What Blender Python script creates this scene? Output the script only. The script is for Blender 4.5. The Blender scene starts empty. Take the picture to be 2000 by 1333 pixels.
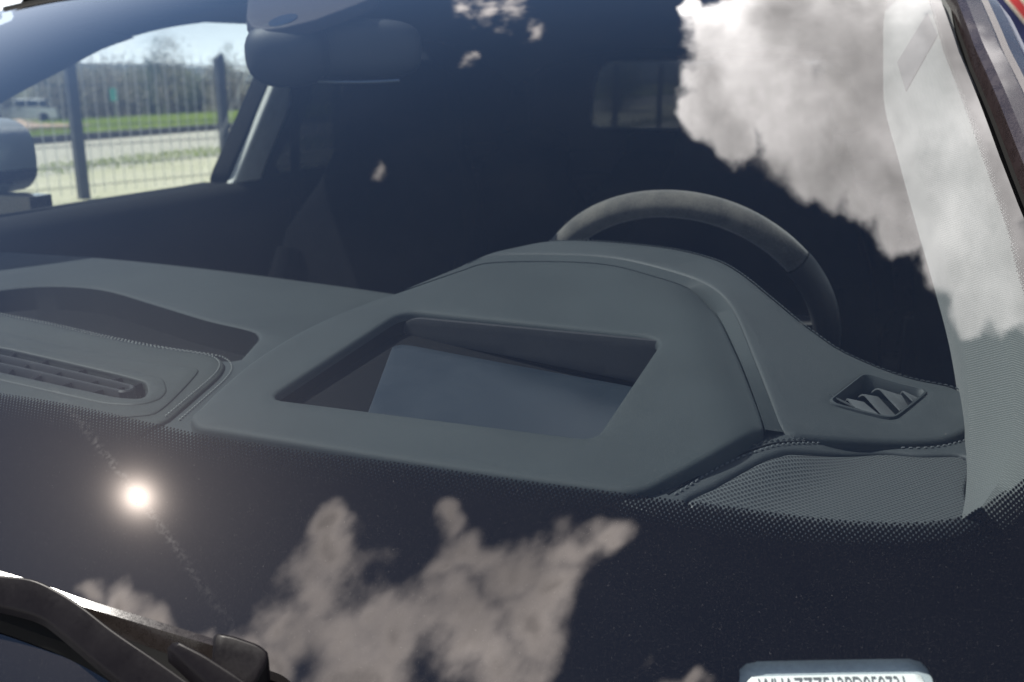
# Looking through a dusty windscreen at the dashboard of a parked car.
import bpy, math, random
import numpy as np
from mathutils import Vector, Matrix
from mathutils.geometry import delaunay_2d_cdt
random.seed(7); RNG = np.random.default_rng(7)
R_ = math.radians
scene = bpy.context.scene
COL = scene.collection

# ------------------------------------------------------------------ camera
CAM = (.65, 0.0, 1.45)
cd = bpy.data.cameras.new('camera'); cam = bpy.data.objects.new('camera', cd); COL.objects.link(cam)
cam.location = CAM; cam.rotation_euler = (R_(90 - 15.2), 0, R_(21))
cd.lens = 34.2; cd.sensor_width = 36; cd.clip_start = .02; cd.clip_end = 4000
cd.dof.use_dof = True; cd.dof.focus_distance = .70; cd.dof.aperture_fstop = 9.5
scene.camera = cam

# ------------------------------------------------------------------ light, sky, exposure
SUN = Vector((-.568, -.119, .814)).normalized()
sl = bpy.data.lights.new('sun', 'SUN'); sl.energy = 4.2; sl.angle = R_(.53); sl.color = (1, .95, .88)
so = bpy.data.objects.new('sun', sl); COL.objects.link(so); so.location = (-6, -1, 9)
so.rotation_euler = SUN.to_track_quat('Z', 'Y').to_euler()
vs = scene.view_settings; vs.view_transform = 'Standard'; vs.look = 'None'; vs.gamma = 1; vs.use_curve_mapping = False
vs.exposure = 1.1
scene.cycles.max_bounces = 10; scene.cycles.transparent_max_bounces = 24
scene.cycles.caustics_reflective = False; scene.cycles.caustics_refractive = False
scene.cycles.sample_clamp_indirect = 6.0

# plan outlines of the dash pieces (metres, car axes) and cloud lobes of the sky
PAD_REAR = [[-0.889,1.0935],[-0.7719,1.1385],[-0.6817,1.1574],[-0.4857,1.1727],[-0.2816,1.1598],[-0.0885,1.1328],[0.069,1.1043]]
TRAY_TOP = [[-0.4558,0.8389],[-0.4349,0.9347],[-0.3923,0.9793],[-0.3107,0.9858],[-0.1885,0.9415],[-0.0776,0.8983],[-0.0152,0.8809],[0.0122,0.8693],[0.0292,0.8499]]
TRAY_FRONT = [[0.062,0.775],[0.0474,0.7674],[0.0201,0.7729],[-0.0484,0.7779],[-0.1289,0.7915],[-0.2215,0.8118],[-0.317,0.8282],[-0.4821,0.86]]
SEAM = [[-0.4821,0.86],[-0.317,0.8282],[-0.2215,0.8118],[-0.1289,0.7915],[-0.0484,0.7779],[0.0201,0.7729],[0.044,0.7661],[0.0665,0.746],[0.084,0.7133],[0.1031,0.656],[0.1205,0.6019]]
SLOT = [[-0.2328,0.7135],[-0.17,0.7081],[-0.0884,0.6941],[-0.0053,0.679],[0.0357,0.6695],[0.0585,0.6465],[0.0672,0.6288],[0.0444,0.6245],[-0.0279,0.6337],[-0.0991,0.643],[-0.1591,0.6502]]
PANEL = [[-0.3408,0.766],[-0.2415,0.76],[-0.1527,0.7443],[-0.0392,0.7303],[0.0249,0.7208],[0.05,0.7232],[0.066,0.6978],[0.0941,0.6304],[0.1016,0.6026]]
HOOD = [[0.18,0.5564],[0.1734,0.5624],[0.1725,0.5716],[0.1684,0.6059],[0.167,0.6569],[0.1778,0.7199],[0.2002,0.7727],[0.2266,0.8154],[0.2387,0.8354],[0.261,0.8713],[0.2834,0.8974],[0.3543,0.9128],[0.4074,0.9114],[0.4637,0.887],[0.495,0.8757],[0.5196,0.8438],[0.5489,0.7717],[0.5698,0.7121],[0.5842,0.6667],[0.5814,0.656],[0.5661,0.6181],[0.5357,0.5698],[0.5283,0.5592],[0.5186,0.5522],[0.5077,0.5499],[0.4396,0.5481],[0.3655,0.5479],[0.2845,0.5488],[0.2142,0.5499],[0.1913,0.5502]]
OPEN = [[0.218,0.6008],[0.247,0.7728],[0.4894,0.7663],[0.4789,0.6043]]
BAND_IN = [[0.2231,0.8222],[0.2353,0.8424],[0.2577,0.8785],[0.2803,0.9049],[0.3519,0.9204],[0.4054,0.919],[0.4621,0.8946],[0.4935,0.8845],[0.5185,0.8507],[0.5481,0.7779],[0.5692,0.7179],[0.5854,0.6669]]
BAND_OUT = [[0.2244,0.825],[0.2355,0.8477],[0.2558,0.8894],[0.2769,0.9202],[0.347,0.9354],[0.4064,0.9344],[0.4686,0.9093],[0.505,0.8838],[0.5313,0.8469],[0.5597,0.7763],[0.5799,0.7242],[0.5964,0.6839]]
COWL = [[0.2244,0.825],[0.2355,0.8477],[0.2558,0.8894],[0.2769,0.9202],[0.347,0.9354],[0.4064,0.9344],[0.4686,0.9093],[0.505,0.8838],[0.5313,0.8469],[0.5597,0.7763],[0.5799,0.7242],[0.5964,0.6839],[0.6207,0.6956],[0.6555,0.7196],[0.6911,0.7427],[0.7091,0.7551],[0.7237,0.772],[0.7505,0.808],[0.7513,0.8204],[0.7257,0.8287],[0.7107,0.8386],[0.679,0.8378],[0.6502,0.8393],[0.6247,0.8432],[0.6067,0.8529],[0.5878,0.8659],[0.5571,0.8941],[0.5292,0.9229],[0.5005,0.9483],[0.461,0.9681],[0.4166,0.9767],[0.3608,0.9795],[0.3181,0.9709],[0.287,0.9457],[0.2672,0.9229],[0.2444,0.8708]]
CREAR = [[0.7257,0.8287],[0.7107,0.8386],[0.679,0.8378],[0.6502,0.8393],[0.6247,0.8432],[0.6067,0.8529],[0.5878,0.8659],[0.5571,0.8941],[0.5292,0.9229],[0.5005,0.9483],[0.461,0.9681],[0.4166,0.9767],[0.3608,0.9795],[0.3181,0.9709]]
SVENT = [[0.6244,0.75],[0.6472,0.8156],[0.6942,0.8193],[0.6696,0.7618]]
FSTITCH1 = [[0.5337,0.5655],[0.5599,0.6193],[0.5824,0.6529],[0.5978,0.6717],[0.6207,0.7002],[0.656,0.7322],[0.6917,0.7452],[0.7099,0.7601],[0.7251,0.7798],[0.7411,0.8028]]
FSTITCH2 = [[0.5426,0.5671],[0.5669,0.6184],[0.5896,0.6509],[0.6049,0.6728],[0.6279,0.7035],[0.6561,0.7257],[0.6916,0.7385],[0.7095,0.752],[0.7246,0.7703],[0.7403,0.7928]]
GRILLE = [[0.5509,0.5618],[0.5646,0.5926],[0.5853,0.6321],[0.5968,0.6498],[0.6091,0.6667],[0.6563,0.7171],[0.6913,0.7264],[0.7232,0.7344],[0.7184,0.6758],[0.7124,0.6211],[0.6596,0.5871],[0.6001,0.5732]]
FRIT = [[0.0227,0.5015],[0.0537,0.501],[0.1021,0.5015],[0.1399,0.5011],[0.1853,0.5005],[0.2287,0.4996],[0.2762,0.5019],[0.3139,0.5043],[0.3842,0.5118],[0.4508,0.5188],[0.5227,0.5288],[0.5734,0.5368],[0.6309,0.5461],[0.6725,0.5564],[0.6997,0.5669],[0.7132,0.576],[0.727,0.5901],[0.744,0.6109]]
GEDGE = [[0.684,1.1815],[0.7007,1.0566],[0.7179,0.9653],[0.7314,0.8926],[0.7428,0.8322]]
VINWIN = [[0.6007,0.4591],[0.6108,0.4648],[0.6846,0.4895],[0.6933,0.4863]]
VINTXT = [[0.6105,0.4619],[0.6814,0.4857],[0.6058,0.4586],[0.6916,0.4892]]
WARM = [[0.0875,0.363],[0.1476,0.3705],[0.1846,0.3739],[0.2064,0.3757],[0.2269,0.3741],[0.2482,0.3709],[0.274,0.3658],[0.3095,0.3601],[0.343,0.3545],[0.3982,0.3452],[0.3807,0.3353],[0.3098,0.3466],[0.2783,0.3521],[0.2392,0.3603],[0.2219,0.363],[0.1952,0.363],[0.1578,0.3608],[0.0973,0.3547]]
WHUB = [[0.3118,0.3623],[0.3174,0.3651],[0.3368,0.3633],[0.3616,0.3597],[0.3932,0.3534],[0.3982,0.3452],[0.343,0.3545]]
WBLADE = [[0.0406,0.3839],[0.1236,0.3824],[0.1981,0.382],[0.2395,0.3808],[0.2882,0.3813],[0.3292,0.3818],[0.3323,0.3796],[0.3394,0.3694],[0.3409,0.3648],[0.3113,0.3645],[0.2756,0.3659],[0.2284,0.3657],[0.1893,0.3664],[0.141,0.3661],[0.0618,0.3664]]
WCAP = [[0.3286,0.3817],[0.342,0.3826],[0.3568,0.3824],[0.3642,0.381],[0.3667,0.378],[0.3644,0.3681],[0.3597,0.3608],[0.3404,0.3608]]
WRUB = [[0.0528,0.3713],[0.1392,0.3734],[0.1821,0.3716],[0.2056,0.3718],[0.2489,0.3699],[0.2925,0.3648],[0.3355,0.3615],[0.3818,0.369],[0.3801,0.3641],[0.3409,0.3538],[0.2975,0.3584],[0.2534,0.3646],[0.2095,0.3676],[0.1856,0.368],[0.1446,0.3682],[0.0603,0.3652]]
HFLOOR = [[0.2534,0.7391],[0.2671,0.7439],[0.361,0.7529],[0.4767,0.7654],[0.4758,0.6699],[0.4566,0.6535],[0.2893,0.6215]]
HPANEL = [[0.2493,1.2296],[0.2526,1.2357],[0.263,1.2395],[0.4956,1.241],[0.4801,1.1995],[0.4668,1.2034],[0.3562,1.213],[0.2563,1.2206],[0.2501,1.2225]]
APIN = [[0.6284,1.3469,1.5651],[0.6301,1.1772,1.4904],[0.6529,1.0571,1.4258],[0.6748,0.9643,1.3696],[0.6931,0.896,1.3244],[0.7079,0.8381,1.284],[0.7167,0.7781,1.2458],[0.7199,0.7168,1.2064],[0.7172,0.6638,1.1887],[0.7128,0.6242,1.1816]]
APOUT = [[0.691,1.2809,1.5574],[0.7002,1.1144,1.4874],[0.7221,0.9959,1.4278],[0.7396,0.9036,1.3768],[0.7518,0.8352,1.3363],[0.7625,0.7778,1.3006],[0.7697,0.7239,1.266],[0.7699,0.6683,1.2303],[0.7565,0.6281,1.2062],[0.7333,0.5966,1.1892]]
DIAMOND = [[0.6716,1.1702,1.5155],[0.6743,1.1562,1.5092],[0.6771,1.1427,1.503],[0.6798,1.1297,1.497],[0.6824,1.1173,1.4911],[0.6682,1.1531,1.5085],[0.671,1.1393,1.5021],[0.6737,1.1262,1.4959],[0.6764,1.1135,1.4898],[0.679,1.1014,1.4839],[0.665,1.1373,1.5016],[0.6677,1.1238,1.4952],[0.6704,1.111,1.4889],[0.6731,1.0987,1.4828],[0.6757,1.0869,1.4768],[0.6619,1.1289,1.4952],[0.6646,1.1138,1.4886],[0.6673,1.1002,1.4822],[0.6699,1.0874,1.476],[0.6725,1.0755,1.4699],[0.6588,1.1241,1.489],[0.6616,1.1095,1.4823],[0.6643,1.0961,1.4758],[0.6669,1.0837,1.4694],[0.6695,1.072,1.4632],[0.6558,1.1196,1.4828],[0.6586,1.1055,1.476],[0.6612,1.0925,1.4694],[0.6639,1.0803,1.4629],[0.6665,1.0687,1.4566],[0.6528,1.1157,1.4766],[0.6555,1.1019,1.4697],[0.6582,1.0892,1.463],[0.6609,1.0771,1.4564],[0.6635,1.0655,1.4499],[0.6498,1.112,1.4705],[0.6525,1.0987,1.4634],[0.6552,1.0861,1.4565],[0.6579,1.0741,1.4498],[0.6605,1.0625,1.4432],[0.6468,1.1089,1.4643],[0.6495,1.0957,1.4571],[0.6522,1.0833,1.4501],[0.6549,1.0713,1.4433],[0.6575,1.0594,1.4365]]
CAMCOV = [[-0.1714,1.1547],[-0.1254,1.0844],[-0.096,1.0525],[-0.068,1.0437],[-0.0429,1.0498],[-0.0126,1.0706],[0.009,1.1075],[0.0218,1.1367],[0.0211,1.1652],[-0.053,1.2975],[-0.3168,1.3744]]
STRIPE_AXIS = [[1.414,2.071],[1.582,1.884]]
CLOUD_A = [[-0.0908,0.4461,1.802,0.0206,0.0071],[-0.0338,0.3768,1.812,0.1039,0.046],[-0.0524,0.3474,1.828,0.0515,0.0248],[-0.0682,0.4097,1.808,0.0496,0.0195],[-0.0478,0.3083,1.842,0.0357,0.0192],[-0.0246,0.2842,1.846,0.0331,0.0189],[0.0068,0.3088,1.83,0.0634,0.0343],[0.0371,0.361,1.802,0.1051,0.0494],[0.0876,0.3696,1.787,0.1208,0.0555],[0.0363,0.2619,1.84,0.0412,0.0249],[0.0625,0.2648,1.833,0.0572,0.0344],[0.0973,0.2418,1.83,0.051,0.0321],[0.1214,0.2704,1.816,0.0733,0.0434],[0.0903,0.2179,1.837,0.0278,0.0183],[0.1206,0.1953,1.829,0.025,0.0171],[0.1423,0.2092,1.82,0.0466,0.0309],[0.1573,0.1726,1.812,0.0266,0.0187],[0.1404,0.168,1.819,0.0237,0.0168],[-0.0348,0.4561,1.781,0.1202,0.0403],[0.1747,0.1894,1.806,0.0421,0.0288],[0.0199,0.4446,1.77,0.1254,0.0444]]
CLOUD_B = [[-0.2102,-0.1601,2.548,0.0208,0.0172],[-0.0102,-0.0485,2.07,0.0134,0.0122],[-0.0336,-0.0781,2.237,0.0231,0.0214],[-0.141,-0.1118,2.448,0.0241,0.0211],[-0.1786,-0.0882,2.368,0.0196,0.0167],[-0.1068,-0.0846,2.345,0.0172,0.0153],[-0.082,-0.0689,2.268,0.0206,0.0185],[-0.2545,-0.1732,2.544,0.0211,0.0168],[-0.298,-0.153,2.479,0.0181,0.0141],[-0.1816,-0.1092,2.428,0.0317,0.027],[-0.1918,-0.1376,2.503,0.0296,0.025],[-0.1871,-0.0723,2.324,0.0181,0.0153],[-0.1513,-0.1303,2.506,0.0376,0.0327],[-0.1173,-0.1235,2.501,0.0371,0.033],[-0.0896,-0.1077,2.439,0.0335,0.0303],[-0.0944,-0.0716,2.289,0.0241,0.0216],[-0.1191,-0.0559,2.254,0.012,0.0105],[-0.0638,-0.0751,2.273,0.0304,0.0277],[-0.0312,-0.0537,2.135,0.0253,0.0231],[-0.0191,-0.0404,2.071,0.021,0.019],[-0.039,-0.1026,2.387,0.0292,0.0273],[-0.0647,-0.1346,2.59,0.0388,0.0358],[-0.138,-0.1599,2.616,0.0434,0.0379],[-0.2964,-0.1396,2.455,0.0201,0.0157],[-0.2656,-0.1522,2.494,0.0232,0.0185],[-0.235,-0.164,2.538,0.021,0.0171],[-0.322,-0.1325,2.433,0.013,0.0099],[0.05,-0.1142,1.926,0.0136,0.0134],[0.0695,-0.1069,1.587,0.0135,0.0132],[-0.1883,-0.1661,2.582,0.0205,0.0172]]
SHADE_A = [[0.0302,0.3793,1.796,0.0987,0.0438],[-0.0046,0.2541,1.853,0.0345,0.0211],[0.0688,0.42,1.769,0.1088,0.0424],[-0.0221,0.4397,1.784,0.0941,0.0337]]
CLOUD_C = [[-0.2264,0.4267,1.855,0.0414,0.0143],[-0.2093,0.4424,1.845,0.0517,0.017],[-0.2444,0.4409,1.859,0.0265,0.0086],[-0.1842,0.3982,1.847,0.0238,0.0093],[-0.241,0.2163,1.941,0.0139,0.0086],[-0.2149,0.356,1.87,0.0166,0.0074]]


class G:
    """small helper for node trees"""
    def __init__(s, nt): s.nt = nt; s.n = nt.nodes; s.l = nt.links; s.n.clear()
    def new(s, t, **kw):
        n = s.n.new(t)
        for k, v in kw.items(): setattr(n, k, v)
        return n
    def put(s, sock, v):
        if isinstance(v, bpy.types.NodeSocket): s.l.new(v, sock)
        elif v is not None: sock.default_value = v
    def math(s, op, a, b=None, c=None, clamp=False):
        n = s.new('ShaderNodeMath', operation=op, use_clamp=clamp)
        for i, v in enumerate((a, b, c)):
            if v is not None: s.put(n.inputs[i], v)
        return n.outputs[0]
    def vec(s, op, a, b=None, c=None):
        n = s.new('ShaderNodeVectorMath', operation=op)
        s.put(n.inputs[0], a)
        if b is not None: s.put(n.inputs[3 if op == 'SCALE' else 1], b)
        if c is not None: s.put(n.inputs[2], c)
        return n.outputs['Value'] if op in ('LENGTH', 'DOT_PRODUCT', 'DISTANCE') else n.outputs[0]
    def rng(s, v, a, b, c, d, smooth=False):
        n = s.new('ShaderNodeMapRange', interpolation_type='SMOOTHSTEP' if smooth else 'LINEAR', clamp=True)
        s.put(n.inputs[0], v)
        for i, x in enumerate((a, b, c, d)): s.put(n.inputs[1 + i], x)
        return n.outputs[0]
    def noise(s, v, scale, detail=3, rough=.5, dist=0, col=False):
        n = s.new('ShaderNodeTexNoise')
        if v is not None: s.put(n.inputs['Vector'], v)
        n.inputs['Scale'].default_value = scale; n.inputs['Detail'].default_value = detail
        n.inputs['Roughness'].default_value = rough; n.inputs['Distortion'].default_value = dist
        return n.outputs['Color' if col else 'Fac']
    def mix(s, f, a, b):
        n = s.new('ShaderNodeMix', data_type='RGBA')
        s.put(n.inputs[0], f); s.put(n.inputs[6], a); s.put(n.inputs[7], b)
        return n.outputs[2]
    def mapping(s, v, loc=(0, 0, 0), rot=(0, 0, 0), sc=(1, 1, 1), kind='POINT'):
        n = s.new('ShaderNodeMapping', vector_type=kind); s.put(n.inputs[0], v)
        n.inputs['Location'].default_value = loc; n.inputs['Rotation'].default_value = rot; n.inputs['Scale'].default_value = sc
        return n.outputs[0]

w = bpy.data.worlds.new('World'); scene.world = w; w.use_nodes = True
g = G(w.node_tree)
tc = g.new('ShaderNodeTexCoord'); dirv = tc.outputs['Generated']
sky = g.new('ShaderNodeTexSky', sky_type='NISHITA', sun_disc=False, sun_elevation=math.asin(SUN.z),
            sun_rotation=math.atan2(SUN.x, SUN.y), altitude=100, air_density=.8, dust_density=.02, ozone_density=2.0)
sx = g.new('ShaderNodeSeparateXYZ'); g.l.new(dirv, sx.inputs[0])
den = g.math('ADD', 1.0, g.math('MAXIMUM', sx.outputs[2], -.6))
cx = g.new('ShaderNodeCombineXYZ'); g.l.new(g.math('DIVIDE', sx.outputs[0], den), cx.inputs[0]); g.l.new(g.math('DIVIDE', sx.outputs[1], den), cx.inputs[1])
q = cx.outputs[0]
def cloud(blobs, rot, asp, warp, wscale, nscale, amp, lo, hi, off, detail=7, rough=.6, k=.25):
    qn = g.mapping(q, (off, off * .7, 0), (0, 0, rot), (asp, 1, 1), 'TEXTURE')
    wv = g.vec('SUBTRACT', g.noise(qn, wscale, 3, .55, 0, True), (.5, .5, .5))
    wv = g.vec('MULTIPLY', wv, (warp, warp, 0))
    q2 = g.vec('ADD', q, wv)
    m = None
    for (bx, by, ba, s1, s2) in blobs:
        ln = g.vec('LENGTH', g.mapping(q2, (bx, by, 0), (0, 0, ba), (s1, s2, 1), 'TEXTURE'))
        m = ln if m is None else g.math('SMOOTH_MIN', m, ln, k)
    n = g.noise(qn, nscale, detail, rough)
    d = g.math('MULTIPLY_ADD', g.math('SUBTRACT', n, .5), amp, g.math('SUBTRACT', 1.0, m))
    return g.rng(d, lo, hi, 0, 1, True), d, qn
dA, sA, qa = cloud(CLOUD_A, 1.82, 2.2, .030, 30, 52, 1.15, -.05, .34, .31)
dB, sB, qb = cloud(CLOUD_B, 1.15, 1.5, .10, 13, 24, 2.3, -.06, .98, .87, 8, .57, .5)
dC, sC, qc = cloud(CLOUD_C, 1.82, 2.0, .04, 36, 60, 3.0, .1, 1.3, 1.7)
# unseen cumulus behind the photographer, cover raised to fill the cabin with light
far = g.rng(g.vec('DISTANCE', q, (-.12, .12, 0)), .62, .85, 0, 1, True)
dD = g.math('MULTIPLY', g.rng(g.noise(q, 4.2, 7, .58), .49, .60, 0, 1, True), far)
shadeA = g.rng(g.noise(qa, 15, 6, .6), .34, .64, .50, 1.12)
rimA = g.rng(sA, .05, .9, 1.14, .92)
for (bx, by, ba, s1, s2) in SHADE_A:
    ln = g.vec('LENGTH', g.mapping(g.vec('ADD', q, g.vec('MULTIPLY', g.vec('SUBTRACT', g.noise(qa, 8, 4, .6, 0, True), (.5, .5, .5)), (.1, .1, 0))), (bx, by, 0), (0, 0, ba), (s1, s2, 1), 'TEXTURE'))
    shadeA = g.math('MULTIPLY', shadeA, g.rng(ln, .2, 1.25, .45, 1, True))
cA = g.mix(dA, sky.outputs[0], g.vec('SCALE', (43, 41.2, 40.7), g.math('MULTIPLY', shadeA, rimA)))
shadeB = g.rng(g.noise(qb, 16, 6, .6), .3, .7, .5, 1.1)
hor = g.rng(sx.outputs[2], .0, .46, 1, 0)
hz = g.mix(g.math('MULTIPLY', g.math('POWER', hor, 1.5), .85), sky.outputs[0], (22, 22.8, 24, 1))
g.l.new(hz, cA.node.inputs[6])
cB = g.mix(g.math('MULTIPLY', dB, g.rng(g.noise(qb, 9, 4, .5), .35, .65, .55, .95)), cA, g.vec('SCALE', (66, 58, 53.5), g.math('MULTIPLY', shadeB, g.rng(sB, .05, 1.1, 1.25, .52))))
cC = g.mix(g.math('MULTIPLY', dC, .8), cB, (24, 22, 21, 1))
cD = g.mix(g.math('MULTIPLY', dD, .85), cC, (23, 22.5, 22.5, 1))
bg = g.new('ShaderNodeBackground'); g.l.new(cD, bg.inputs[0]); bg.inputs[1].default_value = .05
wo = g.new('ShaderNodeOutputWorld'); g.l.new(bg.outputs[0], wo.inputs[0])
w.cycles.sampling_method = 'MANUAL'; w.cycles.sample_map_resolution = 512

# ------------------------------------------------------------------ materials
def principled(name, col, rough=.5, metal=0, coat=0, spec=.5, var=0, vscale=40, bump=0, bscale=600, sheen=0):
    m = bpy.data.materials.new(name); m.use_nodes = True; t = G(m.node_tree)
    b = t.new('ShaderNodeBsdfPrincipled'); o = t.new('ShaderNodeOutputMaterial'); t.l.new(b.outputs[0], o.inputs[0])
    b.inputs['Base Color'].default_value = (*col, 1); b.inputs['Roughness'].default_value = rough
    b.inputs['Metallic'].default_value = metal; b.inputs['Coat Weight'].default_value = coat
    b.inputs['Coat Roughness'].default_value = .03; b.inputs['Specular IOR Level'].default_value = spec
    if sheen: b.inputs['Sheen Weight'].default_value = sheen; b.inputs['Sheen Roughness'].default_value = .5
    tco = t.new('ShaderNodeTexCoord').outputs['Object']
    if var:
        n = t.math('ADD', t.math('MULTIPLY', t.noise(tco, vscale, 5, .6), .6), t.math('MULTIPLY', t.noise(tco, 420, 3, .6), .4))
        t.l.new(t.mix(t.rng(n, .40, .60, 0, 1), tuple(c * (1 - var) for c in col) + (1,), tuple(min(1, c * (1 + var)) for c in col) + (1,)), b.inputs['Base Color'])
        t.l.new(t.rng(n, .3, .7, max(0, rough - .08), min(1, rough + .08)), b.inputs['Roughness'])
    if bump:
        bn = t.new('ShaderNodeBump'); bn.inputs['Strength'].default_value = bump; bn.inputs['Distance'].default_value = .0006
        t.l.new(t.noise(tco, bscale, 4, .6), bn.inputs['Height']); t.l.new(bn.outputs[0], b.inputs['Normal'])
    m['p'] = 1
    return m, t, b
def P(*a, **k): return principled(*a, **k)[0]
M = {}
M['dash'] = P('soft dash plastic', (.031, .0365, .0385), .7, var=.10, vscale=9, bump=.35, bscale=1400, spec=.22)
M['leather'] = P('dash leather', (.031, .036, .0385), .6, var=.10, vscale=12, bump=.5, bscale=1100, spec=.35)
M['strip'] = P('dash leather strip', (.032, .0365, .0395), .58, var=.10, vscale=12, bump=.5, bscale=1100, spec=.35)
M['tray'] = P('dark tray lining', (.006, .0065, .007), .9, var=.1, vscale=20, spec=.1)
M['panel'] = P('grained vent panel', (.027, .031, .029), .6, var=.12, vscale=14, bump=.4, bscale=1300, spec=.3)
M['thread'] = P('grey thread', (.20, .21, .20), .8)
M['thread2'] = P('dull thread', (.085, .09, .095), .8)
M['dark'] = P('black recess plastic', (.006, .006, .007), .85, spec=.08)
M['slat'] = P('vent plastic', (.011, .011, .012), .55, var=.1)
M['vane'] = P('grey vent vanes', (.085, .090, .094), .5, var=.1)
M['hudfloor'] = P('smoked cover', (.013, .019, .027), .4, var=.08, vscale=20)
M['hudwall'] = P('recess wall reflection', (.030, .030, .033), .7, var=.08, spec=.1)
M['alcantara'] = P('alcantara', (.058, .052, .045), .9, var=.5, vscale=34, bump=.3, bscale=900, sheen=.3)
M['seat'] = P('seat cloth', (.004, .004, .005), .9, var=.3, vscale=30, spec=.02)
M['cabin'] = P('cabin lining', (.009, .009, .010), .8, var=.1, spec=.15)
M['headliner'] = P('headliner', (.09, .09, .095), .9, var=.08)
M['rubber'] = P('black rubber', (.006, .006, .006), .8, spec=.12)
M['gloss'] = P('gloss black cladding', (.022, .016, .017), .28, coat=.6, var=.2, vscale=60)
M['paint'] = P('black car paint', (.012, .011, .013), .3, coat=1, var=.1)
M['satin'] = P('silver trim', (.5, .5, .52), .3, metal=1)
M['silver'] = P('silver mirror cap', (.42, .43, .43), .3, metal=.15)
M['wiper'] = P('wiper arm paint', (.006, .005, .006), .34, coat=.0, var=.1, vscale=40, spec=.08)
M['wiperb'] = P('dusty wiper blade', (.020, .016, .0145), .26, var=.15, vscale=60, bump=.1, bscale=1200)
M['mirror'] = P('mirror housing', (.016, .017, .020), .6, coat=.0, var=.1)
M['sensor'] = P('sensor cover', (.016, .009, .013), .7, var=.1)
M['label'] = P('white label', (.82, .81, .77), .6)
M['holder'] = P('label holder', (.42, .46, .48), .35, var=.1)
M['ink'] = P('grey print', (.13, .13, .13), .7)
M['tyre'] = P('tyre', (.02, .02, .02), .8)
M['alloy'] = P('alloy rim', (.4, .4, .42), .3, metal=1)
M['airbag'] = P('hub leather', (.020, .019, .020), .6, var=.2, vscale=60)
M['carpet'] = P('carpet', (.015, .015, .016), .95)
M['lens'] = P('camera lens', (.01, .01, .012), .08, coat=1)
def fabric():
    m, t, b = principled('pillar fabric', (.44, .46, .43), .85, sheen=.2)
    co = t.new('ShaderNodeTexCoord').outputs['Object']
    wv = t.new('ShaderNodeTexWave', wave_type='BANDS', bands_direction='DIAGONAL', wave_profile='SIN')
    t.l.new(t.mapping(co, rot=(.5, .2, .3)), wv.inputs[0]); wv.inputs['Scale'].default_value = 210; wv.inputs['Distortion'].default_value = .6
    wv.inputs['Detail'].default_value = 1
    w2 = t.new('ShaderNodeTexWave', wave_type='BANDS', bands_direction='Z'); t.l.new(co, w2.inputs[0]); w2.inputs['Scale'].default_value = 250; w2.inputs['Distortion'].default_value = .4
    h = t.math('MULTIPLY', wv.outputs['Fac'], t.rng(w2.outputs['Fac'], 0, 1, .55, 1))
    t.l.new(t.mix(h, (.052, .058, .056, 1), (.112, .118, .114, 1)), b.inputs['Base Color'])
    bn = t.new('ShaderNodeBump'); bn.inputs['Strength'].default_value = .5; bn.inputs['Distance'].default_value = .001
    t.l.new(h, bn.inputs['Height']); t.l.new(bn.outputs[0], b.inputs['Normal'])
    return m
M['fabric'] = fabric()
M['shadegrey'] = P('diamond shade grey', (.022, .022, .027), .8, var=.05)
M['pillar'] = P('light pillar trim', (.86, .87, .82), .85, var=.06, vscale=30)
def perforated():
    m, t, b = principled('perforated grille', (.046, .051, .053), .55)
    co = t.new('ShaderNodeTexCoord').outputs['Object']
    v = t.new('ShaderNodeTexVoronoi', voronoi_dimensions='2D', feature='F1'); v.inputs['Randomness'].default_value = 0
    t.l.new(t.mapping(co, rot=(0, 0, R_(38))), v.inputs['Vector']); v.inputs['Scale'].default_value = 330
    hole = t.rng(v.outputs['Distance'], .30, .42, 1, 0)
    t.l.new(t.mix(hole, (.062, .068, .070, 1), (.010, .011, .013, 1)), b.inputs['Base Color'])
    bn = t.new('ShaderNodeBump', invert=True); bn.inputs['Strength'].default_value = .8; bn.inputs['Distance'].default_value = .0008
    t.l.new(hole, bn.inputs['Height']); t.l.new(bn.outputs[0], b.inputs['Normal'])
    return m
M['grille'] = perforated()

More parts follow.
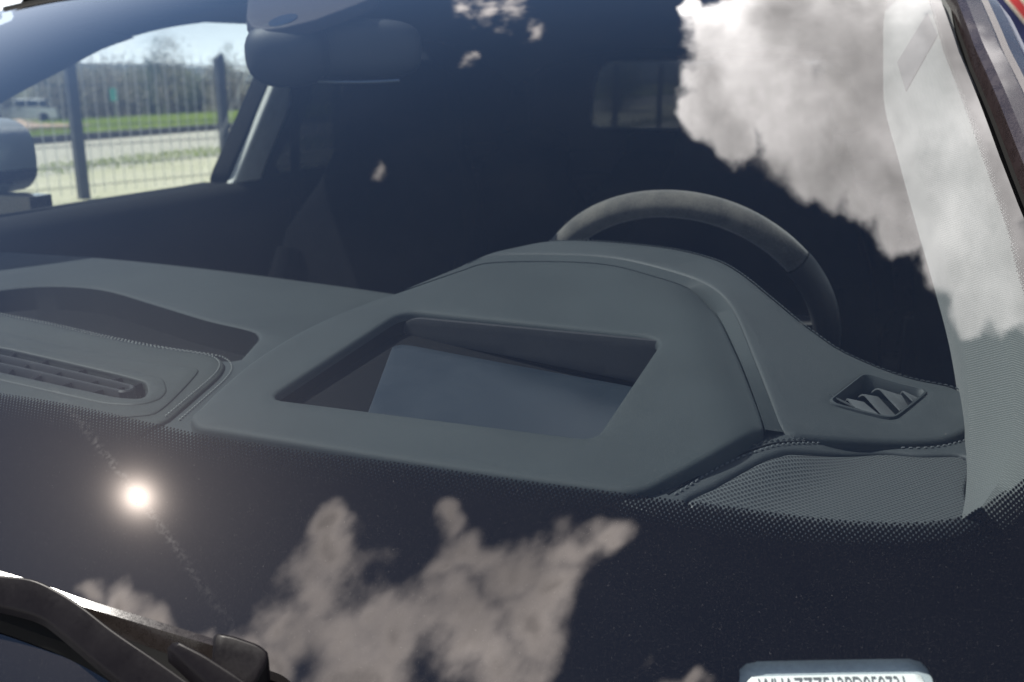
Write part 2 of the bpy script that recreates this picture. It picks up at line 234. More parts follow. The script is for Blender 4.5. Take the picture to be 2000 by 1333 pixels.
def glass_material(name, tint, two=True, frit=False, dust=0.0):
    """thin sheet: Fresnel mirror over clear tinted glass; optionally black printed border and dust"""
    m = bpy.data.materials.new(name); m.use_nodes = True; t = G(m.node_tree)
    geo = t.new('ShaderNodeNewGeometry')
    c = t.math('ABSOLUTE', t.vec('DOT_PRODUCT', geo.outputs['Normal'], geo.outputs['Incoming']))
    f = t.math('MULTIPLY_ADD', t.math('POWER', t.math('SUBTRACT', 1.0, c), 5.0), .958, .042)
    if two: f = t.math('DIVIDE', t.math('MULTIPLY', f, 2.0), t.math('ADD', f, 1.0))
    tr = t.new('ShaderNodeBsdfTransparent'); tr.inputs[0].default_value = (*tint, 1)
    gl = t.new('ShaderNodeBsdfAnisotropic'); gl.inputs['Roughness'].default_value = 0.0
    gl.inputs['Color'].default_value = (1, 1, 1, 1)
    base = tr.outputs[0]
    def mixs(fac, a, b):
        n = t.new('ShaderNodeMixShader'); t.put(n.inputs[0], fac); t.l.new(a, n.inputs[1]); t.l.new(b, n.inputs[2]); return n.outputs[0]
    if frit:
        u = t.new('ShaderNodeUVMap', uv_map='frit').outputs[0]; d2 = t.new('ShaderNodeUVMap', uv_map='dots').outputs[0]
        su = t.new('ShaderNodeSeparateXYZ'); t.l.new(u, su.inputs[0]); D, V = su.outputs[0], su.outputs[1]
        vo = t.new('ShaderNodeTexVoronoi', voronoi_dimensions='2D', feature='F1'); vo.inputs['Randomness'].default_value = 0
        vo.inputs['Scale'].default_value = 480; t.l.new(t.mapping(d2, rot=(0, 0, R_(45)), sc=(1, .66, 1)), vo.inputs['Vector'])
        rad = t.math('ADD', t.rng(D, 0, -.0035, .33, .5), t.rng(D, -.0035, -.025, 0, .23))
        rad = t.math('SUBTRACT', rad, t.rng(D, 0, .0012, 0, 1))
        ink = t.rng(t.math('SUBTRACT', rad, vo.outputs['Distance']), -.05, .05, 0, 1)
        ink = t.math('MULTIPLY', ink, t.rng(V, .0, .0006, 0, 1))
        blk = t.new('ShaderNodeBsdfDiffuse'); blk.inputs[0].default_value = (.0025, .002, .0022, 1)
        base = mixs(ink, base, blk.outputs[0])
    if dust:
        sp = None
        for sc, r0, k in ((300, .055, .30), (110, .018, .8), (800, .12, .15), (520, .08, .18)):
            v = t.new('ShaderNodeTexVoronoi', voronoi_dimensions='2D'); v.inputs['Scale'].default_value = sc
            t.l.new(t.mapping(d2, loc=(sc * .013, .3, 0)), v.inputs['Vector'])
            sc_ = t.new('ShaderNodeSeparateColor'); t.l.new(v.outputs['Color'], sc_.inputs[0])
            rr = t.math('MULTIPLY', t.math('POWER', sc_.outputs[0], 6.0), r0)
            s_ = t.math('MULTIPLY', t.math('LESS_THAN', v.outputs['Distance'], rr), k)
            sp = s_ if sp is None else t.math('MAXIMUM', sp, s_)
        film = t.math('ADD', t.rng(t.noise(d2, 7, 5, .6), .40, .80, .0, .0025), t.rng(t.noise(d2, 1100, 2, .6), .52, .80, 0, .012))
        sp = t.math('ADD', t.math('MULTIPLY', sp, dust), film, clamp=True)
        du = t.new('ShaderNodeBsdfDiffuse'); du.inputs[0].default_value = (.75, .72, .68, 1)
        base = mixs(sp, base, du.outputs[0])
        for ro, fc in ((.12, .0004), (.38, .0013)):
            ga = t.new('ShaderNodeBsdfAnisotropic'); ga.inputs['Roughness'].default_value = ro; ga.inputs['Color'].default_value = (1, .88, .82, 1)
            base = mixs(fc, base, ga.outputs[0])
        # stretched gloss lobes, turned to imitate flare rays around the sun spot
        tg = t.new('ShaderNodeTangent', direction_type='UV_MAP', uv_map='dots')
        for rot, amt in ((.165, .00004), (.02, .000015)):
            ga = t.new('ShaderNodeBsdfAnisotropic'); ga.inputs['Roughness'].default_value = .10; ga.inputs['Anisotropy'].default_value = .86
            ga.inputs['Rotation'].default_value = rot; t.l.new(tg.outputs[0], ga.inputs['Tangent']); base = mixs(t.rng(t.noise(d2, 260, 3, .6), .42, .70, amt * .1, amt), base, ga.outputs[0])
    o = t.new('ShaderNodeOutputMaterial'); t.l.new(mixs(f, base, gl.outputs[0]), o.inputs[0])
    return m
M['screen'] = glass_material('windscreen glass', (.80, .85, .86), True, True, .30)
M['side'] = glass_material('side glass', (.80, .85, .83))
M['tintside'] = glass_material('dark tinted side glass', (.010, .011, .012))
M['tinted'] = glass_material('tinted rear glass', (.035, .038, .042))

# ------------------------------------------------------------------ geometry helpers
def mesh(name, verts, faces, mat, parent=None, smooth=True):
    me = bpy.data.meshes.new(name); me.from_pydata([tuple(map(float, v)) for v in verts], [], [tuple(map(int, f_)) for f_ in faces]); me.update()
    if smooth: me.polygons.foreach_set('use_smooth', [True] * len(me.polygons))
    if mat: me.materials.append(mat)
    o = bpy.data.objects.new(name, me); COL.objects.link(o)
    if parent: o.parent = parent; o.matrix_parent_inverse = Matrix.Translation(-Vector(world_loc(parent)))
    return o
def world_loc(o):
    v = Vector(o.location); return v if (o.parent is None) else Vector((0, 0, 0)) + Vector(o.location)
def sharp(o, ang=35):
    o.data.set_sharp_from_angle(angle=R_(ang)); return o
def thing(name, loc, label, cat, group=None):
    o = bpy.data.objects.new(name, None); COL.objects.link(o); o.location = loc; o.empty_display_size = .2
    return tag(o, label, cat, group)
def tag(o, label=None, cat=None, group=None, kind=None):
    for k, v in (('label', label), ('category', cat), ('group', group), ('kind', kind)):
        if v: o[k] = v
    return o
class MB:
    def __init__(s): s.v = []; s.f = []
    def add(s, v, f):
        n = len(s.v); s.v += [tuple(x) for x in v]; s.f += [tuple(i + n for i in q_) for q_ in f]; return s
    def hexa(s, p):  # 8 points: bottom ring then top ring
        return s.add(p, [(3, 2, 1, 0), (4, 5, 6, 7), (0, 1, 5, 4), (1, 2, 6, 5), (2, 3, 7, 6), (3, 0, 4, 7)])
    def box(s, c, h, rot=None):
        pts = [Vector((sx_ * h[0], sy_ * h[1], sz_ * h[2])) for sz_ in (-1, 1) for sx_, sy_ in ((-1, -1), (1, -1), (1, 1), (-1, 1))]
        if rot: pts = [rot @ p_ for p_ in pts]
        return s.hexa([Vector(c) + p_ for p_ in pts])
    def tube(s, path, rad, n=10, closed=False):
        path = [Vector(p_) for p_ in path]; rings = []; L = len(path)
        up = Vector((0, 0, 1))
        for i, p_ in enumerate(path):
            a = path[(i - 1) % L] if closed or i else p_; b = path[(i + 1) % L] if closed or i < L - 1 else p_
            t_ = (b - a).normalized(); e1 = t_.cross(up)
            if e1.length < 1e-3: e1 = t_.cross(Vector((0, 1, 0)))
            e1.normalize(); e2 = e1.cross(t_)
            r = rad[i] if isinstance(rad, (list, tuple)) else rad
            rings.append([p_ + (e1 * math.cos(k * 2 * math.pi / n) + e2 * math.sin(k * 2 * math.pi / n)) * r for k in range(n)])
        return s.rings(rings, True, closed, not closed)
    def rings(s, rings, wrap=True, closed=False, cap=True):
        n = len(rings[0]); base = len(s.v)
        for r in rings: s.v += [tuple(p_) for p_ in r]
        m_ = len(rings)
        for i in range(m_ if closed else m_ - 1):
            for k in range(n if wrap else n - 1):
                a, b = base + i * n + k, base + i * n + (k + 1) % n
                c_, d_ = base + ((i + 1) % m_) * n + (k + 1) % n, base + ((i + 1) % m_) * n + k
                s.f.append((a, b, c_, d_))
        if cap and wrap:
            s.f.append(tuple(base + k for k in reversed(range(n)))); s.f.append(tuple(base + (m_ - 1) * n + k for k in range(n)))
        return s
    def build(s, name, mat, parent=None, smooth=True, ang=40):
        o = mesh(name, s.v, s.f, mat, parent, smooth)
        if smooth: sharp(o, ang)
        return o
def catmull(pts, n=6, closed=False):
    pts = [np.array(p_, float) for p_ in pts]; L = len(pts); out = []
    for i in range(L if closed else L - 1):
        if closed: p0, p1, p2, p3 = (pts[(i + k) % L] for k in (-1, 0, 1, 2))
        else: p0, p1, p2, p3 = pts[max(0, i - 1)], pts[i], pts[i + 1], pts[min(L - 1, i + 2)]
        for k in range(n):
            t_ = k / n
            out.append(.5 * ((2 * p1) + (-p0 + p2) * t_ + (2 * p0 - 5 * p1 + 4 * p2 - p3) * t_ ** 2 + (-p0 + 3 * p1 - 3 * p2 + p3) * t_ ** 3))
    if not closed: out.append(pts[-1])
    return np.array(out)
def resample(pts, step, closed=True):
    pts = np.array(pts, float)
    if closed: pts = np.vstack([pts, pts[:1]])
    d = np.r_[0, np.cumsum(np.linalg.norm(np.diff(pts, axis=0), axis=1))]
    n = max(3, int(round(d[-1] / step))); t_ = np.linspace(0, d[-1], n + 1)
    if closed: t_ = t_[:-1]
    return np.stack([np.interp(t_, d, pts[:, k]) for k in range(pts.shape[1])], 1)
def fillet(pts, r, n=6):
    pts = [np.array(p_, float) for p_ in pts]; out = []; L = len(pts)
    for i in range(L):
        a, b, c_ = pts[i - 1], pts[i], pts[(i + 1) % L]
        rr = r[i] if isinstance(r, (list, tuple)) else r
        u, v_ = (a - b), (c_ - b); lu, lv = np.linalg.norm(u), np.linalg.norm(v_)
        k_ = min(rr, lu * .48, lv * .48); p0, p2 = b + u / lu * k_, b + v_ / lv * k_
        for k in range(n + 1):
            t_ = k / n; out.append((1 - t_) ** 2 * p0 + 2 * t_ * (1 - t_) * b + t_ * t_ * p2)
    return np.array(out)
def area2(p_): x, y = p_[:, 0], p_[:, 1]; return .5 * np.sum(x * np.roll(y, -1) - y * np.roll(x, -1))
def inside(p_, poly):
    x, y = p_[:, 0], p_[:, 1]; r = np.zeros(len(p_), bool); a = poly; b = np.roll(poly, -1, 0)
    for (x1, y1), (x2, y2) in zip(a, b):
        if y1 == y2: continue
        c_ = ((y1 > y) != (y2 > y)) & (x < (x2 - x1) * (y - y1) / (y2 - y1) + x1); r ^= c_
    return r
def dist_poly(p_, poly):
    a = poly; b = np.roll(poly, -1, 0); best = np.full(len(p_), 1e9)
    for p1, p2 in zip(a, b):
        e = p2 - p1; L2 = max(1e-14, e @ e); t_ = np.clip(((p_ - p1) @ e) / L2, 0, 1)
        best = np.minimum(best, np.linalg.norm(p_ - (p1 + t_[:, None] * e), axis=1))
    return best
def patch(name, outline, fn, mat, parent, holes=(), skirt=.012, rnd=.004, step=.012, back=False, hskirt=None):
    """a padded panel: triangulated outline (with holes), rolled edges and side walls. fn(p, q, h) -> point"""
    loops = []
    for k, lp in enumerate([outline] + list(holes)):
        lp = resample(lp, step * .6)
        if (area2(lp) > 0) != (k == 0): lp = lp[::-1]
        loops.append(lp)
    pts, drop, edges, lens = [], [], [], []
    for lp in loops:
        b = len(pts); n = len(lp); pts += list(lp); drop += [-rnd] * n
        edges += [(b + i, b + (i + 1) % n) for i in range(n)]; lens.append((b, n))
    all_l = loops
    def ok(c_, dmin):
        m_ = inside(c_, all_l[0])
        for h_ in all_l[1:]: m_ &= ~inside(c_, h_)
        for l_ in all_l: m_ &= dist_poly(c_, l_) > dmin
        return m_
    if rnd:
        for lp in loops:
            tg = np.roll(lp, -1, 0) - np.roll(lp, 1, 0); tg /= np.linalg.norm(tg, axis=1)[:, None] + 1e-12
            nm = np.stack([-tg[:, 1], tg[:, 0]], 1)
            for fr in (.12, .45, 1.0):
                c_ = lp + nm * rnd * fr; m_ = ok(c_, rnd * fr * .93)
                for p_ in c_[m_]: pts.append(p_); drop.append(-rnd * (1 - math.sqrt(max(0, 1 - (1 - fr) ** 2))))
    mn, mx = loops[0].min(0), loops[0].max(0)
    gx, gy = np.meshgrid(np.arange(mn[0], mx[0], step), np.arange(mn[1], mx[1], step))
    c_ = np.stack([gx.ravel() + (np.arange(gx.size) // gx.shape[1] % 2) * step * .5, gy.ravel()], 1)
    c_ = c_[ok(c_, rnd * 1.0 + step * .35)]; pts += list(c_); drop += [0.0] * len(c_)
    res = delaunay_2d_cdt([Vector((float(a), float(b))) for a, b in pts], edges, [], 0, 1e-7)
    v2 = np.array([(a.x, a.y) for a in res[0]]); orig = res[3]
    dr = [drop[o_[0]] if o_ else 0.0 for o_ in orig]
    tri = [f_ for f_ in res[2]]
    cen = np.array([v2[list(f_)].mean(0) for f_ in tri]); m_ = inside(cen, loops[0])
    for h_ in loops[1:]: m_ &= ~inside(cen, h_)
    verts = [fn(a, b, d_) for (a, b), d_ in zip(v2, dr)]; faces = [f_ for f_, k in zip(tri, m_) if k]
    inv = {}
    for i, o_ in enumerate(orig):
        for j in o_: inv[j] = i
    for li, (b, n) in enumerate(lens):
        sk = skirt if li == 0 or hskirt is None else hskirt
        if not sk: continue
        top = [inv[b + i] for i in range(n)]; s0 = len(verts)
        for i in top: verts.append(fn(v2[i][0], v2[i][1], -rnd - sk))
        for i in range(n): faces.append((top[i], s0 + i, s0 + (i + 1) % n, top[(i + 1) % n]))
    if back:
        s0 = len(verts); verts += [fn(a, b, -rnd - skirt) for a, b in v2]
        faces += [tuple(s0 + i for i in reversed(f_)) for f_, k in zip(tri, m_) if k]
    o = mesh(name, verts, faces, mat, parent); return sharp(o, 50)
def top(zf): return lambda p_, q_, h: (p_, q_, float(zf(p_, q_)) + h)
def loft(name, curves, mat, parent, n=40, thick=None, ang=45):
    cs = [resample(catmull(c_, 8), 1e9, False) if False else np.array([np.interp(np.linspace(0, 1, n), np.linspace(0, 1, len(k_)), k_[:, j]) for j in range(3)]).T for c_ in curves for k_ in [catmull(c_, 8)]]
    mb = MB(); mb.rings([list(map(tuple, c_)) for c_ in cs], wrap=False)
    return mb.build(name, mat, parent, True, ang)
def stitches(name, curves, mat, parent, pitch=.0056, ln=.0028, r=.00065):
    mb = MB()
    for c_ in curves:
        p_ = resample(c_, pitch, False)
        for a, b in zip(p_[:-1], p_[1:]):
            d_ = b - a; mb.tube([a, a + d_ * .15 + (0, 0, r), a + d_ * (ln / pitch) * .85 + (0, 0, r), a + d_ * (ln / pitch)], [r * .6, r, r, r * .6], 5)
    o = mb.build(name, mat, parent); o['kind'] = 'stuff'; return o

def zh(X,Y):
    s=np.clip((X-(.5231+(.821-Y)*.365)+.04)/.04,0,1)
    return 1.200+(Y-.55)*.2-.010*s*s
def zc(X,Y):
    s=np.clip((X-.50)/.22,0,1)
    return 1.198+(Y-.55)*.2-.050*s*s*(3-2*s)
def zf(X,Y):
    d=np.clip(((X-.528)*.852-(Y-.556)*.524)/.055,0,1); e=np.clip((X-.585)/.075,0,1)
    return 1.184+(.010+.009*np.clip((Y-.556)/.1,0,1))*(1-d*d*(3-2*d))*(1-e*e*(3-2*e))

def gz(X, Y):
    t_ = Y - .386 - .2 * X * X; return 1.15 + .68 * t_ - .2 * t_ * t_
zd = lambda X, Y: 1.18

# ------------------------------------------------------------------ setting: ground, road, grass, hills
def struct(name, verts, faces, mat): return tag(mesh(name, verts, faces, mat, None, False), kind='structure')
def ground_mat(name, c1, c2, scale, c3=None, rough=.9):
    m, t, b = principled(name, c1, rough); co = t.new('ShaderNodeTexCoord').outputs['Object']
    n1, n2 = t.noise(co, scale, 6, .65), t.noise(co, scale * 14, 4, .6)
    c_ = t.mix(t.rng(n1, .35, .65, 0, 1), (*c1, 1), (*c2, 1))
    c_ = t.mix(t.rng(n2, .45, .75, 0, .5), c_, tuple((c3 or c2)) + (1,)); t.l.new(c_, b.inputs['Base Color']); return m
M['asphalt'] = ground_mat('asphalt', (.055, .055, .055), (.075, .073, .07), .5)
M['field'] = ground_mat('dry field', (.20, .18, .11), (.12, .14, .05), .06, (.25, .22, .14))
M['road'] = ground_mat('pale gravel road', (.46, .43, .35), (.38, .35, .28), .35, (.52, .49, .42))
M['verge'] = ground_mat('dry verge', (.52, .48, .36), (.42, .40, .25), .5, (.56, .52, .42))
M['kerb'] = P('dark kerb stone', (.10, .095, .09), .9, var=.3, vscale=2)
M['hill'] = ground_mat('hazy hill scrub', (.09, .115, .13), (.12, .14, .15), .02)  # distance haze is put into the scrub colour as blue-grey
def quad(name, x0, x1, y0, y1, z, mat): return struct(name, [(x0, y0, z), (x1, y0, z), (x1, y1, z), (x0, y1, z)], [(0, 1, 2, 3)], mat)
def zg(x): return float(np.interp(x, [-62, -17.3], [-1.8, 0]))
def terrain():
    xs = [2500, -17.3, -35, -62, -2500]; v = [(x, y, zg(x)) for y in (-2500, 2500) for x in xs]; n = len(xs)
    struct('ground', v, [(i + 1, i, i + n, i + n + 1) for i in range(n - 1)], M['field'])
terrain()
quad('car_park', -7.4, 30, -30, 19, .004, M['asphalt'])
quad('verge', -11.2, -7.4, -30, 90, .008, M['verge'])
quad('road', -17, -11.2, -30, 120, .012, M['road'])
struct('grass_bank', [(x, y, zg(x) + .006) for y in (-30, 120) for x in (-17.3, -30, -46)], [(1, 0, 3, 4), (2, 1, 4, 5)], ground_mat('bank grass', (.36, .44, .09), (.48, .50, .16), .5, (.26, .34, .08)))
quad('rear_path', -6.5, 40, 24, 36, .012, M['road'])
def wavy_kerb():
    mb = MB(); mb.box((-17.12, 40, .07), (.12, 80, .10)); o = mb.build('kerb', M['kerb'], None, False); tag(o, kind='structure')
wavy_kerb()
def hills():
    v, f_ = [], []; n = 160; rad = (520, 700, 950)
    for i in range(n + 1):
        a = R_(-190) + R_(380) * i / n
        h = 10 + 4 * math.sin(a * 5 + 1) + 4 * math.sin(a * 13) + 2.5 * math.sin(a * 29 + 2)
        for k, r in enumerate(rad): v.append((math.sin(a) * r, math.cos(a) * r, (-.5, h * .7, h * 1.5)[k]))
    for i in range(n):
        for k in range(2): b = i * 3 + k; f_.append((b, b + 3, b + 4, b + 1))
    o = struct('hills', v, f_, M['hill']); o.data.polygons.foreach_set('use_smooth', [True] * len(o.data.polygons))
hills()
def grass():
    mb_v, mb_f = [], []
    def blade(x, y, h):
        a = random.uniform(0, 6.28); w_ = random.uniform(.012, .03); dx, dy = math.cos(a) * w_, math.sin(a) * w_
        lx, ly = random.uniform(-.5, .5) * h, random.uniform(-.5, .5) * h; n = len(mb_v)
        z = zg(x); mb_v.extend([(x - dx, y - dy, z), (x + dx, y + dy, z), (x + lx, y + ly, z + h)]); mb_f.append((n, n + 1, n + 2))
    for _ in range(60000): blade(-17.3 - 25 * random.random() ** 1.5, random.uniform(10, 70), random.uniform(.08, .3))
    for _ in range(1500): blade(random.gauss(-8.0 + .13, .10) + .258 * (0), random.uniform(3, 22), random.uniform(.03, .10))
    for _ in range(5000): blade(random.gauss(-12.0, .25) + .5 * math.sin(_ * 7.1), 8 + 16 * (random.random() ** .7), random.uniform(.02, .07))
    m = ground_mat('grass', (.30, .40, .07), (.42, .46, .13), .9, (.2, .3, .05), .7)
    tag(mesh('grass', mb_v, mb_f, m, None, False), kind='stuff')
grass()

# ------------------------------------------------------------------ fence
def fence():
    root = thing('wire_fence', (-8.518, 9.278, 0), 'grey metal fence of thin upright bars between dark square posts beside the car', 'fence')
    base = Vector((-8.518, 9.278, 0)); d = Vector((.25, .968, 0)).normalized(); n_ = Vector((-d.y, d.x, 0)); bay = 2.17
    mp = P('dark grey fence post', (.055, .06, .07), .55, var=.2, vscale=6); mw = P('galvanised wire', (.58, .58, .55), .5)
    mr = P('dull wire', (.16, .16, .15), .6)
    pb = MB(); pb.box((0, 0, .84), (.045, .055, .84)); pb.add([(-.045, -.055, 1.68), (.045, -.055, 1.68), (.045, .055, 1.76), (-.045, .055, 1.76)], [(0, 1, 2, 3)])
    rotm = Matrix.Rotation(math.atan2(-d.x, d.y), 4, 'Z')
    post_me = rail_me = bar_me = None
    def put(name, me, loc):
        o = bpy.data.objects.new(name, me); COL.objects.link(o); o.parent = root; o.location = loc - base; o.rotation_euler = rotm.to_euler(); return o
    o = MB(); o.box((0, 0, .84), (.045, .06, .84)); o.hexa([(-.045, -.06, 1.68), (.045, -.06, 1.68), (.045, .06, 1.68), (-.045, .06, 1.68), (-.03, -.05, 1.70), (.03, -.05, 1.70), (.03, .05, 1.76), (-.03, .05, 1.76)])
    t0 = o.build('post', mp, None, False); post_me = t0.data; bpy.data.objects.remove(t0)
    o = MB(); o.tube([(0, 0, .06), (0, 0, 1.72)], .0050, 6); t0 = o.build('bar', mw); bar_me = t0.data; bpy.data.objects.remove(t0)
    o = MB(); o.tube([(0, .05, 0), (0, bay - .05, 0)], .006, 6); t0 = o.build('rail', mr); rail_me = t0.data; bpy.data.objects.remove(t0)
    for k in range(-4, 15):
        p_ = base + d * bay * k; put('post', post_me, p_)
        if k == 14: break
        for z in (.16, .40, .64, .88, 1.12, 1.36, 1.60):
            put('rail', rail_me, p_ + Vector((0, 0, z)) + n_ * .016)
        if -2 <= k <= 13:
            for j in range(1, 15): put('bar', bar_me, p_ + d * bay * j / 15)
fence()

# ------------------------------------------------------------------ bushes and trees
M['bark'] = P('bark', (.09, .07, .055), .9, var=.3)
def foliage(name, c1, c2):
    m, t, b = principled(name, c1, .8); oi = t.new('ShaderNodeObjectInfo'); co = t.new('ShaderNodeTexCoord').outputs['Object']
    n = t.noise(co, 3.2, 4, .6); t.l.new(t.mix(t.rng(n, .35, .65, 0, 1), (*c1, 1), (*c2, 1)), b.inputs['Base Color']); return m
FOL = [foliage('bare scrub', (.26, .23, .17), (.38, .34, .26)), foliage('budding scrub', (.24, .25, .12), (.34, .34, .18)), foliage('evergreen scrub', (.11, .14, .08), (.18, .20, .12)), foliage('yellow bush', (.20, .17, .04), (.28, .22, .06))]
def bush_meshes(seed, mat, tall, leaf, nleaf):
    r = random.Random(seed); v, f_ = [], []; tr = MB(); tips = []
    for k in range(7):
        a = r.uniform(0, 6.28); l = r.uniform(.5, .95); bx, by = math.cos(a) * .35 * l, math.sin(a) * .35 * l
        mid = (bx * .4, by * .4, tall * .4 * l); end = (bx, by, tall * .92 * l)
        tr.tube([(bx * .1, by * .1, 0), mid, end], [.03, .02, .006], 5); tips += [mid, end, tuple((a_ + b_) / 2 for a_, b_ in zip(mid, end))]
    cl = [(r.gauss(t_[0], .16), r.gauss(t_[1], .16), max(.15, r.gauss(t_[2], .14 * tall)), r.uniform(.16, .34)) for t_ in tips for _ in range(2)]
    for _ in range(nleaf):
        c_ = r.choice(cl); p_ = Vector((c_[0] + r.gauss(0, c_[3]) * .7, c_[1] + r.gauss(0, c_[3]) * .7, max(.03, c_[2] + r.gauss(0, c_[3]) * .9)))
        d1 = Vector((r.gauss(0, 1), r.gauss(0, 1), r.gauss(0, 1))).normalized() * leaf * r.uniform(.5, 1.3); d2 = Vector((r.gauss(0, 1), r.gauss(0, 1), r.gauss(0, 1))).normalized() * leaf * .5
        n = len(v); v += [tuple(p_ - d1), tuple(p_ + d2), tuple(p_ + d1)]; f_.append((n, n + 1, n + 2))
    c0 = mesh('crown', v, f_, mat, None, False); t0 = tr.build('trunk', M['bark']); a, b = c0.data, t0.data
    bpy.data.objects.remove(c0); bpy.data.objects.remove(t0); return a, b
KINDS = [bush_meshes(1, FOL[0], 1.5, .07, 2600), bush_meshes(2, FOL[1], 1.5, .07, 2600), bush_meshes(3, FOL[2], 1.5, .06, 3000), bush_meshes(5, FOL[0], 2.6, .07, 3200), bush_meshes(9, FOL[3], 1.6, .08, 2600), bush_meshes(11, FOL[2], 3.2, .07, 3600)]
KL = ['brown leafless scrub bush in the thicket beyond the grass', 'olive green budding bush in the thicket beyond the grass', 'dark green dense bush in the thicket beyond the grass', 'taller bare brown shrub in the thicket beyond the grass',
      'yellow green bush seen through the rear window', 'dark tree standing above the thicket beyond the grass']
def plant(kind, x, y, s, name='bush', cat='bush', label=None, group='scrub bushes beyond the grass'):
    if label is None and name == 'bush' and x < -40:
        label = KL[kind].replace('in the thicket', ('low' if s < 1.75 else 'middling' if s < 2.2 else 'large') + ', ' + ('at the front of the thicket' if x > -52.5 else 'in the middle of the thicket' if x > -62 else 'at the back of the thicket'))
    o = thing(name, (x, y, zg(x)), label or KL[kind], cat, group); o.scale = (s * random.uniform(1.0, 1.5), s * random.uniform(1.0, 1.5), s); o.rotation_euler.z = random.uniform(0, 6.28)
    for nm, me in zip(('crown', 'trunk'), KINDS[kind]):
        c_ = bpy.data.objects.new(nm, me); COL.objects.link(c_); c_.parent = o
    return o
rr = random.Random(3)
for i in range(38):
    k = rr.choice([0, 0, 1, 2, 0, 3]); plant(k, rr.uniform(-60, -47), 34 + i * 1.35 + rr.uniform(-.8, .8), rr.uniform(1.5, 2.5) * (.75 if k == 3 else 1))
for i in range(12):
    plant(rr.choice([0, 1]), rr.uniform(-80, -66), 44 + i * 5.0 + rr.uniform(-1, 1), rr.uniform(2.6, 3.4))
for (x, y, s) in ((-52, 62, 1.5), (-55, 74, 1.5), (-70, 60, 1.6)):
    plant(5, x, y, s, 'tree', 'tree', group='dark trees above the thicket')
plant(4, -1.6, 21, 1.1, 'bush', 'bush', group='yellow bushes behind the car'); plant(4, -.4, 22.5, 1.3, 'bush', 'bush', group='yellow bushes behind the car')
for i in range(9): plant(2, -14 + i * 3.4, 40 + (i % 3) * 2, 1.5, 'bush', 'bush', 'dark bush beyond the path behind the car', 'bushes behind the car')

# ------------------------------------------------------------------ far white car, sign, gravel heap, striped sheet
def far_car(loc, rz):
    root = thing('white_car', loc, 'small white car parked beyond the fence in front of the scrub', 'car'); root.rotation_euler.z = rz
    mw = P('white paint', (.75, .76, .75), .35, coat=.6); mg = P('dark car glass', (.03, .04, .045), .1)
    def sec(x, pts): return [(x, y, z) for y, z in pts]
    def ch(o): o.matrix_parent_inverse = Matrix(); return o
    b = MB(); prof = [(-2.05, .55, .72), (-1.9, .78, .80), (-1.0, .95, .85), (0, .98, .86), (1.2, .97, .86), (1.9, .9, .82), (2.05, .62, .74)]
    b.rings([[(x, -w_, .28), (x, w_, .28), (x, w_ * 1.02, .55), (x, w_ * .93, h), (x, -w_ * .93, h), (x, -w_ * 1.02, .55)] for x, h, w_ in prof]); ch(b.build('body', mw, root))
    c_ = MB(); c_.rings([[(x0, -w_, z), (x0, w_, z), (x1, w_, z), (x1, -w_, z)] for x0, x1, w_, z in ((-1.1, 1.75, .78, .9), (-.45, 1.35, .66, 1.38))]); ch(c_.build('window', mg, root))
    r_ = MB(); r_.rings([[(x0, -w_, z), (x0, w_, z), (x1, w_, z), (x1, -w_, z)] for x0, x1, w_, z in ((-.47, 1.37, .67, 1.382), (-.35, 1.2, .6, 1.45))]); ch(r_.build('roof', mw, root))
    for sx_ in (-1.25, 1.3):
        for sy_ in (-.78, .78):
            t_ = MB(); t_.tube([(sx_, sy_ - .1, .31), (sx_, sy_ + .1, .31)], .31, 18); ch(t_.build('wheel', M['tyre'], root))
far_car((-50.5, 47.6, zg(-50.5)), R_(35))
far_car_b = None
def sign():
    root = thing('teal_sign', (-42.0, 46.3, -1.0), 'small teal board on a grey post by the scrub', 'sign')
    mt = P('teal board', (.10, .36, .40), .5); mp = P('sign post', (.3, .3, .3), .5)
    b = MB(); b.tube([(-42.0, 46.3, -1.0), (-42.0, 46.3, 1.0)], .035, 8); b.build('post', mp, root)
    b = MB(); b.box((-41.97, 46.25, .45), (.2, .02, .36), Matrix.Rotation(R_(40), 3, 'Z')); b.build('board', mt, root, False)
sign()
def heap():
    v, f_ = [], []; n = 22
    for i in range(n):
        for j in range(n):
            x, y = (i / (n - 1) - .5) * 2, (j / (n - 1) - .5) * 2; r = math.hypot(x, y)
            v.append((-24.4 + x * 1.4, 23.0 + y * 1.8, zg(-24.4 + x * 1.4) + max(-.02, .5 * (1 - r) + random.uniform(-.04, .04)) if r < 1 else -.02))
    for i in range(n - 1):
        for j in range(n - 1): b = i * n + j; f_.append((b, b + n, b + n + 1, b + 1))
    tag(mesh('gravel_heap', v, f_, P('pinkish gravel', (.52, .38, .28), .95, var=.25, vscale=6), None), 'low heap of pinkish gravel on the grass in front of the white car', 'gravel heap')
heap()
